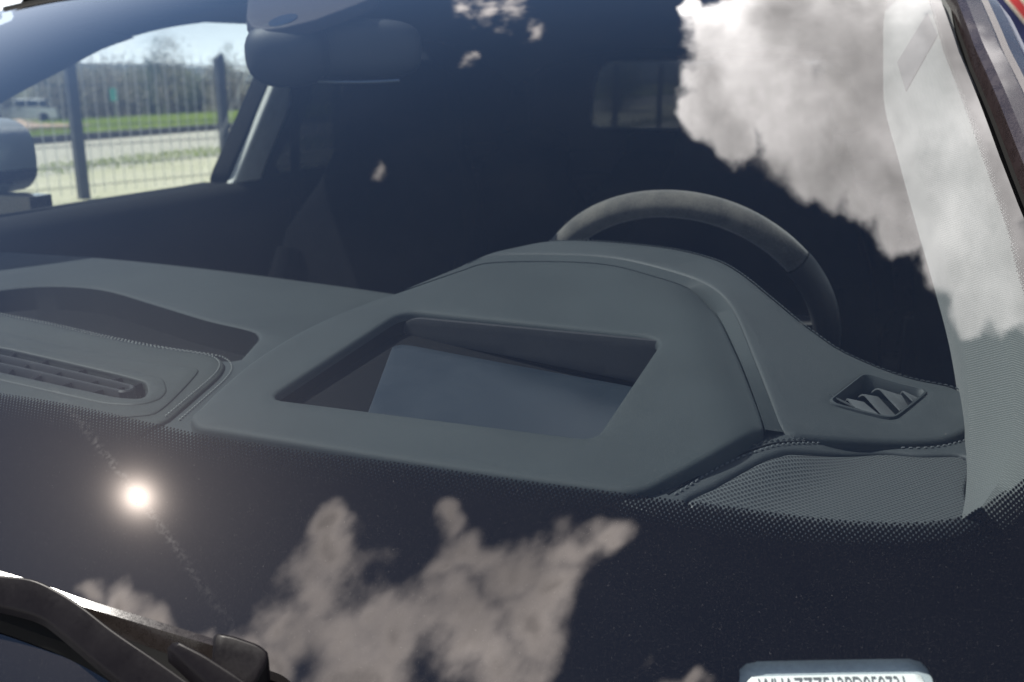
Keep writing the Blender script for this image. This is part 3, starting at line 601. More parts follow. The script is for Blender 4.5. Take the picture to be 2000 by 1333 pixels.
def build_stripes():  # striped sheet for a blurred patch of unknown origin
    a, e = Vector((STRIPE_AXIS[0][0], 9.5, STRIPE_AXIS[0][1])), Vector((STRIPE_AXIS[1][0], 9.5, STRIPE_AXIS[1][1])); t_ = (e - a).normalized(); n_ = Vector((-t_.z, 0, t_.x))
    if n_.z < 0: n_ = -n_
    root = thing('striped_sheet', (a.x, 9.5, 0), 'slanting navy, red and cream bands behind the right pillar of the car', 'striped_sheet')
    mats = {k: P(k + ' cloth', c_, .8) for k, c_ in (('navy', (.02, .025, .09)), ('cream', (.80, .70, .52)), ('red', (.62, .05, .05)))}
    lo = 0.0
    def band(nm, o0, o1, mt):
        b = MB(); pts = []
        for k in range(15):
            s_ = -.45 + 1.3 * k / 14; wv = .012 * math.sin(k * .9)
            pts.append([tuple(a + t_ * s_ + n_ * o0 + Vector((0, wv, 0))), tuple(a + t_ * s_ + n_ * o1 + Vector((0, wv + .006, 0))), tuple(a + t_ * s_ + n_ * o1 + Vector((0, wv + .016, 0))), tuple(a + t_ * s_ + n_ * o0 + Vector((0, wv + .010, 0)))])
        b.rings(pts); b.build(nm, mt, root)
    band('field', -.55, .0, mats['navy']); band('stripe', .0, .022, mats['cream']); band('stripe', .022, .085, mats['red']); band('stripe', .085, .125, mats['cream']); band('stripe', .125, .16, mats['navy']); band('stripe', .16, .30, mats['red'])
    q_ = a + t_ * -.45 + n_ * .3; b = MB(); b.tube([(q_.x, 9.53, 0), (q_.x, 9.53, q_.z + .1)], .02, 8); b.build('pole', M['satin'], root)
build_stripes()

# ================================================================== THE CAR
car = thing('parked_car', (0, 1.8, 0), 'black car seen from the front through its dusty windscreen', 'car')

# ---- windscreen sheet with printed black border
WT = np.array([-.1, .1, .2, .336, .396, .476, .57, .70, .79, .9]); WX = np.array([.80, .79, .775, .744, .732, .718, .701, .684, .665, .65])
def halfw(t_, left): return np.interp(t_, WT, WX) + (.05 * np.clip(t_ / .75, 0, 1) if left else 0)
def ttop(X): return .818 - 2.9 * max(0, abs(X) - .585) ** 2
def glass_point(u, v_):
    t0 = -.09 + v_ * .905; X = u * halfw(t0, u < 0); t_ = -.09 + v_ * (ttop(X) + .09); X = u * float(halfw(t_, u < 0)); Y = t_ + .386 + .2 * X * X
    return X, Y, gz(X, Y)
def windscreen():
    nu, nv = 300, 170; pts = np.array([glass_point(-1 + 2 * i / nu, j / nv) for j in range(nv + 1) for i in range(nu + 1)])
    faces = [(j * (nu + 1) + i, j * (nu + 1) + i + 1, (j + 1) * (nu + 1) + i + 1, (j + 1) * (nu + 1) + i) for j in range(nv) for i in range(nu)]
    o = mesh('windscreen', pts, faces, M['screen'], car)
    right = [tuple(p_) for p_ in FRIT if p_[0] > .03] + [(.752, .66), (.749, .72), (.7305, .8322), (.7185, .8926), (.7045, .9653), (.687, 1.0566), (.6715, 1.1815), (.655, 1.235), (.62, 1.247), (.5, 1.216)]
    def lf(p_):
        x, y = p_; t_ = y - .386 - .2 * x * x; return (-(x + .05 * min(1, max(0, t_ / .75))), y)
    poly = catmull(right + [(0, 1.168)] + [lf(p_) for p_ in right[::-1]], 4, True); S = np.array([1, 1.18])
    p2 = pts[:, :2]; D = dist_poly(p2 * S, poly * S) * np.where(inside(p2, poly), 1, -1)
    D = np.where(D < 0, D * (1 + 3 * np.clip((p2[:, 1] - .64) / .1, 0, 1)), D)
    a, b, c_, d_ = [np.array(p_) for p_ in VINWIN]; ax = (np.array(VINTXT[1]) - np.array(VINTXT[0])); ax /= np.linalg.norm(ax); nn = np.array([-ax[1], ax[0]])
    vin = fillet([a + ax * .0, (b + nn * .0008) - ax * .006, (c_ + nn * .0008) + ax * .004, d_ + ax * .001, d_ - nn * .018, a - nn * .018], [.003, .008, .008, .003, .006, .006])
    V = dist_poly(p2 * S, vin * S) * np.where(inside(p2, vin), -1, 1)
    me = o.data; li = np.empty(len(me.loops), int); me.loops.foreach_get('vertex_index', li)
    for nm, uv in (('frit', np.stack([D, V], 1)), ('dots', np.stack([pts[:, 0], pts[:, 1] * 1.18], 1))):
        me.uv_layers.new(name=nm).data.foreach_set('uv', uv[li].astype(np.float32).ravel())
    return o, ax, nn
screen, VAX, VNN = windscreen()

# ---- VIN strip under the glass, in its window in the black border
def vin_plate():
    a = np.array(VINTXT[0]); zs = lambda X, Y: gz(X, Y) - .004
    fr = lambda p_, q_: a + VAX * p_ + VNN * q_
    def fn(dz): return lambda p_, q_, h: (*fr(p_, q_), float(zs(*fr(p_, q_))) + dz + h)
    L = float(np.linalg.norm(np.array(VINTXT[1]) - a))
    holder = patch('number_holder', fillet([(-.03, -.03), (L + .03, -.03), (L + .03, .022), (-.03, .022)], .006), fn(-.003), M['holder'], car, skirt=.004, rnd=.001, step=.006)
    patch('number_label', fillet([(-.006, -.02), (L + .010, -.02), (L + .010, .0012), (-.006, .0012)], [.001, .001, .003, .004]), fn(-.0015), M['label'], holder, skirt=.0006, rnd=.0002, step=.006)
    cu = bpy.data.curves.new('t', 'FONT'); cu.body = 'WUAZZZF12PD050731'; cu.size = 1; to = bpy.data.objects.new('t', cu); COL.objects.link(to)
    dg = bpy.context.evaluated_depsgraph_get(); me = bpy.data.meshes.new_from_object(to.evaluated_get(dg)); bpy.data.objects.remove(to)
    c_ = np.array([v_.co[:] for v_ in me.vertices]); wd = c_[:, 0].max(); hh = .0072
    v_ = []
    for x, y, _ in c_:
        p_, q_ = x / wd * L, y / .70 * hh - hh; v_.append(fn(-.0009)(p_, q_, 0))
    mesh('number_print', v_, [tuple(p_.vertices) for p_ in me.polygons], M['ink'], holder, False); bpy.data.meshes.remove(me)
vin_plate()

# ---- dashboard: main pad with a stitched vent panel and a dark tray
def offset(c_, d_):
    c_ = np.array(c_, float); tg = np.gradient(c_, axis=0); tg /= np.linalg.norm(tg, axis=1)[:, None]; return c_ + np.stack([-tg[:, 1], tg[:, 0]], 1) * d_
seam = catmull(SEAM, 8)
def dash():
    rear = list(map(tuple, catmull([(-.80, 1.12), (-.7719, 1.1385), (-.6817, 1.1574)] + [tuple(p_) for p_ in PAD_REAR[3:]] + [(.18, 1.07)], 6)))
    front = [(x, .470 + .2 * x * x) for x in np.linspace(.74, -.74, 30)]
    outline = rear + [(.27, .98), (.30, .82), (.62, .77), (.735, .76), (.745, .66)] + front + [(-.79, .75), (-.81, .95)]
    tray = list(map(tuple, catmull(TRAY_TOP, 6))) + list(map(tuple, catmull(TRAY_FRONT, 5)))[1:-1]
    slot_hole = fillet([tuple(p_) for p_ in SLOT], .006, 4)
    def z0(X, Y):
        # soft dip of the vent panel inside the seam, and a fine valley along the seam itself
        return 1.177
    hole2 = resample(slot_hole, .004)
    o = patch('dashboard', outline, top(z0), M['dash'], car, [tray, hole2], .10, .006, .016, hskirt=.03)
    # tray: sloping dark back panel and a grey floor
    tt = catmull(TRAY_TOP, 6); tf = catmull(TRAY_FRONT[::-1], 6)
    n = 50; T = np.array([[np.interp(s_, np.linspace(0, 1, len(k_)), k_[:, j]) for j in range(2)] for s_ in np.linspace(0, 1, n) for k_ in [tt]])
    Fr = np.array([[np.interp(s_, np.linspace(0, 1, len(k_)), k_[:, j]) for j in range(2)] for s_ in np.linspace(0, 1, n) for k_ in [tf]])
    mid = T * .42 + Fr * .58
    loft('tray_back', [[(*p_, 1.176) for p_ in T], [(*(p_ * .8 + m_ * .2), 1.150) for p_, m_ in zip(T, mid)], [(*p_, 1.146) for p_ in mid]], M['tray'], o, 60)
    loft('tray_floor', [[(*p_, 1.1462) for p_ in mid], [(*(p_ * .5 + q_ * .5), 1.150) for p_, q_ in zip(mid, Fr)], [(*(q_), 1.168) for q_ in Fr]], M['panel'], o, 60)
    # padded panel inside the seam (vent panel)
    pan_out = list(map(tuple, offset(seam, -.0016))) + [(.122, .545), (.10, .505), (0, .475), (-.30, .49), (-.49, .53)]
    pan = patch('vent_panel', pan_out, lambda p_, q_, h: (p_, q_, 1.1800 + h), M['panel'], o, [hole2], .003, .003, .012)
    inner = list(map(tuple, catmull(PANEL, 6))) + [(.06, .572), (-.06, .590), (-.20, .605), (-.34, .62)]
    rim = fillet([tuple(p_) for p_ in SLOT], .006, 4)
    big = offset(np.vstack([rim, rim[:1]]), .016 if area2(rim) < 0 else -.016)[:-1]
    patch('vent_surround', inner, lambda p_, q_, h: (p_, q_, 1.1812 + h), M['panel'], o, [hole2], .002, .0012, .012)
    patch('vent_rim', big, lambda p_, q_, h: (p_, q_, 1.1822 + h), M['panel'], o, [hole2], .002, .0018, .008)
    st = [np.c_[offset(seam, k_), np.full(len(seam), z_)] for k_, z_ in ((.0050, 1.1774), (-.0062, 1.1806))]
    stitches('stitching', st, M['thread'], o)
    return o
dashb = dash()
def defroster():
    c_ = np.array(SLOT); rear, front = catmull([SLOT[k] for k in (0, 1, 2, 3, 4)], 8), catmull([SLOT[k] for k in (10, 9, 8, 7)], 8)
    f1 = lambda s_: np.array([np.interp(s_, np.linspace(0, 1, len(rear)), rear[:, j]) for j in range(2)])
    f2 = lambda s_: np.array([np.interp(s_, np.linspace(0, 1, len(front)), front[:, j]) for j in range(2)])
    b = MB(); b.box((-.09, .67, 1.118), (.2, .07, .003)); base = b.build('defroster_vent', M['dark'], car, False)
    def pt(s_, k_): return f1(s_) * (1 - k_) + f2(s_) * k_
    def slat(k_, s1):
        path = [pt(s_, k_) for s_ in np.linspace(0, s1, 26)]; b = MB(); rings = []
        for i, p_ in enumerate(path):
            t_ = path[min(i + 1, 25)] - path[max(i - 1, 0)]; t_ /= np.linalg.norm(t_); n_ = np.array([-t_[1], t_[0]]) * .0015
            rings.append([(*(p_ + n_), 1.160), (*(p_ + n_), 1.181), (*(p_ + n_ * .4), 1.1825), (*(p_ - n_ * .4), 1.1825), (*(p_ - n_), 1.181), (*(p_ - n_), 1.160)])
        b.rings(rings); b.build('slat', M['slat'], base)
    slat(.34, .93); slat(.67, .93)
    # rounded end joining the two slats
    a, b_ = pt(.93, .34), pt(.93, .67); m_ = (a + b_) / 2; ax = pt(.99, .5) - pt(.90, .5); ax /= np.linalg.norm(ax); r = (a - b_) / 2; b = MB(); rings = []
    for k in range(13):
        th = math.pi * k / 12; p_ = m_ + r * math.cos(th) + ax * np.linalg.norm(r) * math.sin(th); n_ = (p_ - m_) / np.linalg.norm(p_ - m_) * .0022
        rings.append([(*(p_ + n_), 1.160), (*(p_ + n_), 1.181), (*(p_ + n_ * .4), 1.1825), (*(p_ - n_ * .4), 1.1825), (*(p_ - n_), 1.181), (*(p_ - n_), 1.160)])
    b.rings(rings); b.build('slat', M['slat'], base)
    for row, (k0, k1, ss) in enumerate(((.0, .34, (.10, .27, .43, .60, .77, .93)), (.34, .67, (.04, .20, .37, .54, .72, .88)), (.67, 1.0, (.14, .31, .48, .65, .82)))):
        for s_ in ss:
            a, e = pt(s_, k0 + .01), pt(s_ - .015, k1 - .01); n_ = np.array([1, .05]) * .0016; b = MB()
            b.hexa([(*(a - n_), 1.14), (*(a + n_), 1.14), (*(e + n_), 1.14), (*(e - n_), 1.14), (*(a - n_), 1.1795), (*(a + n_), 1.1795), (*(e + n_), 1.1795), (*(e - n_), 1.1795)]); b.build('rib', M['dark'], base, False)  # ribs coloured black in place of the shadow triangles beside them
defroster()

# ---- display hood with a projector opening
open_loop = fillet([tuple(p_) for p_ in OPEN], [.012, .020, .020, .012], 10)
def hood():
    o = patch('display_hood', catmull(HOOD, 4, True), top(zh), M['dash'], car, [open_loop], .022, .004, .010, hskirt=.004)
    zr = lambda X, Y: 1.200 + (Y - .55) * .2 - (.017 + .030 * np.clip((X - .25) / .23, -.3, 1.3))
    top_l = resample(open_loop, .006); cen = top_l.mean(0)
    # cavity wall ring, narrowing to the floor
    rings = []
    for k_, dz in ((0, .0080), (.001, .016), (.002, .060)):
        r = []
        for p_ in top_l:
            q_ = p_ + (cen - p_) * k_; r.append((*q_, float(zh(*q_)) - dz))
        rings.append(r)
    b = MB(); b.rings(rings, cap=False); b.build('recess_wall', M['dark'], o)
    inner = top_l + (cen - top_l) * .01
    patch('recess_floor', inner, top(lambda X, Y: zr(X, Y) - .002), M['dark'], o, skirt=.004, rnd=.0005, step=.02)
    patch('projector_cover', fillet([tuple(p_) for p_ in HFLOOR], .006), top(lambda X, Y: zr(X, Y) + .001), M['hudfloor'], o, skirt=.003, rnd=.001, step=.010)
    patch('recess_panel', fillet([tuple(p_) for p_ in HPANEL], .008), lambda p_, q_, h: (p_, .7660 - .020 * (p_ - .25) - h, q_), M['hudwall'], o, skirt=.004, rnd=.0006, step=.008)  # grey stands in for the headliner's reflection in a cover not built
    return o
hood_o = hood()
# ---- leather cowl behind the hood, band between them
def cowl():
    o = patch('instrument_cowl', resample(catmull(COWL, 5, True), .006), top(zc), M['leather'], car, [fillet([tuple(p_) for p_ in SVENT], .008, 6)], .010, .004, .010, hskirt=.002)
    bi, bo = catmull(BAND_IN, 6), catmull(BAND_OUT, 6)
    loft('cowl_band', [[(x, y, zh(x, y) - .0085) for x, y in bi], [(x, y, zh(x, y) - .0035) for x, y in bi], [(x, y, zc(x, y) - .001) for x, y in bo], [(x, y, zc(x, y) - .008) for x, y in bo]], M['dash'], o, 90)
    cr = np.array(CREAR); cr = catmull(cr, 8); st = np.c_[offset(cr, -.0008), [zc(*p_) - .0012 for p_ in cr]]
    stitches('stitching', [st], M['leather'], o, .0045, .0034, .0006)
    return o
cowl_o = cowl()
def side_vent():
    lp = resample(fillet([tuple(p_) for p_ in SVENT], .008, 6), .003); c_ = lp.mean(0); rings = []
    for k_, dz in ((-.14, -.0035), (-.09, .0012), (-.03, .0016), (.02, -.001), (.05, -.010), (.05, -.05)):
        rings.append([(*(p_ + (c_ - p_) * k_), float(zc(*p_)) + dz) for p_ in lp])
    b = MB(); b.rings(rings, cap=False); o = b.build('side_vent', M['leather'], car)
    b = MB(); b.add([(*(p_ + (c_ - p_) * .1), float(zc(*p_)) - .045) for p_ in lp], [tuple(range(len(lp)))]); b.build('vent_well', M['dark'], o, False)
    sv = np.array(SVENT); e_long = (sv[3] - sv[0] + sv[2] - sv[1]) / 2; e_sh = (sv[1] - sv[0] + sv[2] - sv[3]) / 2
    inner = lp + (c_ - lp) * .16
    v = np.array((.57, -.82)); wv = np.array((.82, .57)); c0 = sv.mean(0)
    inner = lp + (c_ - lp) * .05
    for k in range(5):
        o_ = -.0405 + .0196 * k; rings = []; ts = np.linspace(-.06, .06, 121)
        for dw, edge in ((-.0095, 0), (.0095, 1)):
            line = np.array([c0 + wv * (o_ + dw) + v * t_ for t_ in ts]); m_ = inside(line, inner)
            if m_.sum() < 2: seg = np.array([c0 + wv * (o_ + dw * .4)] * 2); m2 = inside(np.array([c0 + wv * (o_ + dw * .4) + v * t_ for t_ in ts]), inner); seg = np.array([c0 + wv * (o_ + dw * .4) + v * ts[m2].mean()] * 2) if m2.any() else seg
            else: seg = line[m_][[0, -1]]
            rings.append([seg[0] * (1 - f_) + seg[1] * f_ for f_ in np.linspace(.04, 1, 14)])
        L0, L1 = rings; sec = []
        for i, (p_, q_) in enumerate(zip(L0, L1)):
            e = i / 13; dz = -.012 * max(0, 1 - e * 3.2) ** 1.6; z = float(zc(*p_)) + dz
            m0 = p_ * .5 + q_ * .5
            sec.append([(*p_, z + .0004), (*q_, z - .0060), (*q_, z - .0073), (*p_, z - .0010)])
        b = MB(); b.rings(sec); b.build('vane', M['vane'], o, True, 20)
side_vent()
def front_strip():
    inner = [tuple(p_) for p_ in GRILLE]
    ol = [(.505, .560), (.53, .63), (.572, .735), (.592, .775), (.66, .775), (.735, .80), (.745, .76), (.738, .66), (.70, .585), (.60, .548), (.545, .538)]
    o = patch('dash_strip', catmull(ol, 4, True), top(zf), M['strip'], car, [catmull(inner, 5, True)], .01, .003, .008, hskirt=.006)
    gr = catmull(inner, 5, True); c_ = gr.mean(0); gr = gr + (c_ - gr) * .012
    patch('speaker_grille', gr, top(lambda X, Y: zf(X, Y) - .0015), M['grille'], o, skirt=.004, rnd=.002, step=.008)
    f1, f2 = catmull(FSTITCH1, 8), catmull(FSTITCH2, 8)
    stitches('stitching', [np.array([(x, y, float(zf(x, y)) + .0003) for x, y in f1])], M['strip'], o)
    stitches('stitching', [np.array([(x, y, float(zf(x, y)) + .0003) for x, y in f2])], M['thread2'], o)
    mid = (f1 * .5 + np.array([f2[min(len(f2) - 1, int(i * len(f2) / len(f1)))] for i in range(len(f1))]) * .5)
    b = MB(); b.tube([(*p_, float(zf(*p_)) - .0004) for p_ in mid[:-2]], .0011, 6); b.build('piping', M['tray'], o)
front_strip()

# ---- driver side: pillar trim in fabric, dark diamond for shade, outer cladding
def pillars():
    ci, co = [tuple(p_) for p_ in APIN], [tuple(p_) for p_ in APOUT]
    deep = [(x + .005, y + .05, z - .06) for x, y, z in ci]
    mid = [tuple((np.array(a) * .5 + np.array(b) * .5) + np.array((-.002, -.004, .014))) for a, b in zip(ci, co)]
    o = loft('pillar_trim', [deep, ci, mid, co], M['fabric'], car, 60, ang=60)
    n_ = Vector((-.45, -.65, .6)).normalized() * .004; fr = [Vector(p_) for p_ in DIAMOND]; bk = [p_ - n_ for p_ in fr]  # dark sheet stands in for a shadowy diamond on the trim
    fs = [(j * 5 + i, j * 5 + i + 1, j * 5 + i + 6, j * 5 + i + 5) for j in range(8) for i in range(4)]
    rim = [0, 1, 2, 3, 4, 9, 14, 19, 24, 29, 34, 39, 44, 43, 42, 41, 40, 35, 30, 25, 20, 15, 10, 5]
    b = MB(); b.add(fr + bk, fs + [tuple(45 + k for k in reversed(f_)) for f_ in fs] + [(rim[k], rim[k - 1], 45 + rim[k - 1], 45 + rim[k]) for k in range(24)]); b.build('shade_diamond', M['shadegrey'], o, True, 40)
    # passenger side trim: wide light panel between glass edge and window
    ga = [glass_point(-1, v_) for v_ in np.linspace(.10, .985, 14)]
    outc = [(x + .02, y + .01, z - .012) for x, y, z in ga]
    def wx(z): return -(.84 - .35 * (z - 1.2)) + .006
    inn = [(wx(z), y, z) for y, z in [(.70, 1.14), (.76, 1.20), (.85, 1.205), (.93, 1.207), (1.0, 1.235), (1.08, 1.29), (1.16, 1.345), (1.22, 1.38), (1.272, 1.408), (1.33, 1.434), (1.375, 1.453), (1.43, 1.477), (1.487, 1.501), (1.56, 1.522)]]
    loft('pillar_trim', [outc, [tuple(np.array(a) * .5 + np.array(b) * .5 + np.array((.012, 0, .0))) for a, b in zip(outc, inn)], inn], M['fabric'], car, 60, ang=60)
    for sg in (1, -1):
        ed = np.array([glass_point(sg, v_) for v_ in np.linspace(.02, .995, 30)])
        def off(o_, up): return [(x + sg * o_, y + o_ * .12, z + up) for x, y, z in ed]
        loft('pillar_seal', [off(-.001, -.003), off(.001, -.012), off(.011, -.016), off(.014, -.012)], M['rubber'], car, 60)
        c_ = loft('pillar_cladding', [off(.0125, -.012), off(.0135, .004), off(.020, .008), off(.034, .006), off(.038, .0015), off(.044, .002), off(.058, -.006), off(.066, -.022), off(.075, -.05)], M['gloss'], car, 60, ang=30)
        loft('pillar_edge', [off(.0665, -.020), off(.0695, -.0185), off(.072, -.024), off(.073, -.032)], M['satin'], car, 60)
pillars()

# ---- doors, windows, B pillars
def door_fn(sg): return lambda p_, q_, h: (sg * (.84 - .35 * (q_ - 1.2) - h), p_, q_)
FRONT_WIN = [(.93, 1.207), (1.05, 1.27), (1.16, 1.345), (1.272, 1.408), (1.375, 1.453), (1.487, 1.501), (1.615, 1.536), (1.763, 1.559), (1.904, 1.570), (2.06, 1.571), (2.085, 1.56), (2.050, 1.468), (1.957, 1.222), (1.937, 1.206), (1.6, 1.2045), (1.3, 1.2025), (1.0, 1.2)]
REAR_WIN = [(2.2, 1.20), (2.24, 1.35), (2.29, 1.55), (2.7, 1.55), (2.95, 1.52), (3.12, 1.42), (3.15, 1.30), (3.0, 1.215)]
def doors():
    frame = [(.70, 1.165), (.74, 1.21), (.82, 1.29), (.95, 1.36), (1.1, 1.435), (1.25, 1.495), (1.4, 1.545), (1.6, 1.592), (2.0, 1.612), (2.9, 1.602), (3.4, 1.54), (3.72, 1.40), (3.78, 1.165), (2, 1.165)]
    for sg in (-1, 1):
        fn = door_fn(sg)
        o = patch('side_frame', frame, fn, M['cabin'], car, [catmull(FRONT_WIN, 3, True), catmull(REAR_WIN, 3, True)], .045 if sg < 0 else .018, .004, .03, back=True)
        for nm, lp, mt in (('front_side_window', FRONT_WIN, M['side']), ('rear_side_window', REAR_WIN, M['tintside'])):
            patch(nm, resample(catmull(lp, 3, True), .03), lambda p_, q_, h, f_=fn, sg_=sg: f_(p_, q_, h - (.028 if sg_ < 0 else .010)), mt, car, skirt=0, rnd=0, step=.08)
        # light B pillar cover standing proud of the frame
        bp = fillet([(1.948, 1.197), (1.965, 1.215), (2.045, 1.455), (2.085, 1.575), (2.19, 1.575), (2.145, 1.44), (2.075, 1.23), (2.06, 1.135), (2.02, 1.140)], .006, 3)
        t_ = patch('centre_pillar_trim', bp, lambda p_, q_, h, f_=fn: f_(p_, q_, h + .022), M['pillar'], car, skirt=.012, rnd=.006, step=.02)
        patch('pillar_foot', fillet([(2.005, 1.128), (2.062, 1.128), (2.055, 1.0), (2.03, .98)], .006, 3), lambda p_, q_, h, f_=fn: f_(p_, q_, h + .010), M['headliner'], t_, skirt=.01, rnd=.004, step=.02)
        # door card below the sill, leaning into the cabin
        rows = []
        for x, z in ((.845, 1.204), (.815, 1.203), (.785, 1.185), (.770, 1.14), (.765, 1.0), (.78, .85), (.76, .78), (.80, .40)):
            rows.append([(sg * x, y, z) for y in (.78, 1.2, 1.6, 2.0, 2.4, 3.0, 3.6)])
        loft('door_card', rows, M['cabin'], car, 30, ang=50)
doors()

# ---- wing mirrors
def wing(sg):
    b = MB(); cxm, cy, cz = sg * 1.125, 1.52, 1.285; rings = []
    for k, (dy, s_) in enumerate(((-.10, .15), (-.092, .50), (-.07, .80), (-.035, .96), (.0, 1.0), (.045, .98))):
        rings.append([(cxm + s_ * .115 * (abs(math.cos(a)) ** .62) * math.copysign(1, math.cos(a)), cy + dy, cz + .006 + s_ * .078 * (abs(math.sin(a)) ** .7) * math.copysign(1, math.sin(a))) for a in np.linspace(0, 2 * math.pi, 28, endpoint=False)])
    b.rings(rings); o = b.build('wing_mirror', M['silver'], car)
    b = MB(); b.box((cxm - sg * .09, cy - .03, cz - .085), (.10, .028, .02)); b.build('mirror_arm', M['gloss'], o)
    b = MB(); b.rings([[(cxm + .100 * math.cos(a) * sc_, cy + yy, cz + .006 + .064 * math.sin(a) * sc_) for a in np.linspace(0, 2 * math.pi, 28, endpoint=False)] for yy, sc_ in ((.0455, 1.0), (.048, .98))]); b.build('mirror_glass', P('mirror glass', (.8, .8, .82), .02, metal=1), o)
    b = MB(); b.rings([[(cxm + s_ * .118 * math.cos(a), cy + dy, cz - .02 + s_ * .052 * (math.sin(a) if math.sin(a) < 0 else math.sin(a) * .15)) for a in np.linspace(0, 2 * math.pi, 24, endpoint=False)] for dy, s_ in ((-.085, .6), (-.05, .92), (.0, 1.02), (.04, 1.0))]); b.build('lower_cap', M['gloss'], o)
wing(-1); wing(1)

# ---- rear-view mirror and camera cover
def cabin_mirror():
    def blob(name, c_, r, e1, e2, rot, mat, parent):
        b = MB(); rings = []; nu, nv = 26, 18; rm = Matrix.Rotation(rot[2], 3, 'Z') @ Matrix.Rotation(rot[0], 3, 'X')
        sp = lambda x, e: math.copysign(abs(x) ** e, x)
        for j in range(1, nv):
            ph = -math.pi / 2 + math.pi * j / nv
            rings.append([Vector(c_) + rm @ Vector((r[0] * sp(math.cos(ph), e1) * sp(math.cos(a), e2), r[1] * sp(math.sin(ph), e1), r[2] * sp(math.cos(ph), e1) * sp(math.sin(a), e2))) for a in np.linspace(0, 2 * math.pi, nu, endpoint=False)])
        b.rings(rings); return b.build(name, mat, parent, True, 60)
    o = blob('cabin_mirror', (-.010, 1.135, 1.484), (.094, .026, .037), .55, .55, (R_(-4), 0, R_(24)), M['mirror'], car)
    blob('mirror_stem', (-.066, 1.085, 1.478), (.052, .045, .040), .75, .75, (R_(10), 0, R_(18)), M['mirror'], o)
    blob('mirror_glass', (-.010 - .010, 1.135 + .023, 1.482), (.090, .006, .034), .5, .55, (R_(-4), 0, R_(24)), M['satin'], o)
    b = MB(); ez = Matrix.Rotation(R_(24), 3, 'Z'); b.tube([Vector((-.004, 1.135, 1.482)) + ez @ Vector((x, -.016, -.0385 + .006 * (x / .10) ** 2)) for x in np.linspace(-.075, .06, 14)], .0018, 6); b.build('mirror_rim', M['satin'], o)
    # camera cover glued under the glass
    ol = fillet([tuple(p_) for p_ in CAMCOV], .006, 4)
    c_ = patch('camera_cover', ol, lambda p_, q_, h: (p_, q_, gz(p_, q_) - .004 + h), M['sensor'], car, skirt=.012, rnd=.003, step=.01)
    b = MB(); b.rings([[(-.060 + .017 * s_ * math.cos(a), 1.068 + .020 * s_ * math.sin(a), gz(-.06 + .017 * s_ * math.cos(a), 1.068 + .020 * s_ * math.sin(a)) - dz) for a in np.linspace(0, 2 * math.pi, 20, endpoint=False)] for s_, dz in ((1, .0042), (1, .0030), (.8, .0030), (.2, .0032))]); b.build('camera_lens', M['lens'], c_)
cabin_mirror()

# ---- steering wheel
def steering():
    c_ = Vector((.405, 1.262, 1.128)); tilt = Matrix.Rotation(R_(-25), 3, 'X'); r = .190
    # wheel plane: local x = lateral, local z = up the wheel (leaning forward at the top)
    def wp(a, rr_, off=0): return c_ + tilt.inverted() @ Vector((rr_ * math.cos(a), off, rr_ * math.sin(a)))
    b = MB(); path = [wp(a, r) for a in np.linspace(0, 2 * math.pi, 96, endpoint=False)]
    rad = [.0165 + .0025 * (abs(math.cos(a * 2)) < .35) for a in np.linspace(0, 2 * math.pi, 96, endpoint=False)]
    rings = []
    for i, a in enumerate(np.linspace(0, 2 * math.pi, 96, endpoint=False)):
        er = (wp(a, 1) - c_); ey = tilt.inverted() @ Vector((0, 1, 0)); rings.append([path[i] + (er * math.cos(k) * .0165 + ey * math.sin(k) * .0185) for k in np.linspace(0, 2 * math.pi, 16, endpoint=False)])
    b.rings(rings, True, True, False); o = b.build('steering_wheel', M['alcantara'], car)
    for a in (R_(38), R_(142)):
        rg = [[wp(a + da, .1895 + .0182 * math.cos(k), .0200 * math.sin(k)) for k in np.linspace(0, 2 * math.pi, 16, endpoint=False)] for da in (-.006, .006)]
        b = MB(); b.rings(rg, True, False, False); b.build('rim_seam', M['rubber'], o)
    for a0, a1 in ((R_(-62), R_(37.6)), (R_(142.4), R_(242))):
        rg = []
        for a in np.linspace(a0, a1, 36):
            er = (wp(a, 1) - c_); ey = tilt.inverted() @ Vector((0, 1, 0)); rg.append([wp(a, r) + (er * math.cos(k) * .0176 + ey * math.sin(k) * .0196) for k in np.linspace(0, 2 * math.pi, 16, endpoint=False)])
        b = MB(); b.rings(rg); b.build('grip', M['airbag'], o)
    b = MB(); rings = []
    for y, s_ in ((.03, .9), (.0, 1.0), (-.02, 1.0)):
        rings.append([wp(a, .085 * s_ * (1 - .15 * abs(math.sin(a))), y) for a in np.linspace(0, 2 * math.pi, 24, endpoint=False)])
    b.rings(rings); b.build('hub', M['airbag'], o)
    for a in (0.05, math.pi - .05, -math.pi / 2):
        b = MB(); e = .16; b.hexa([wp(a - e * 1.4, .08, -.01), wp(a + e * 1.4, .08, -.01), wp(a + e * .6, .185, -.008), wp(a - e * .6, .185, -.008), wp(a - e * 1.4, .08, .012), wp(a + e * 1.4, .08, .012), wp(a + e * .6, .185, .010), wp(a - e * .6, .185, .010)]); b.build('spoke', M['airbag'], o)
    b = MB(); b.tube([wp(0, 0, -.02), wp(0, 0, -.30)], .045, 14); b.build('column', M['dark'], o)
steering()

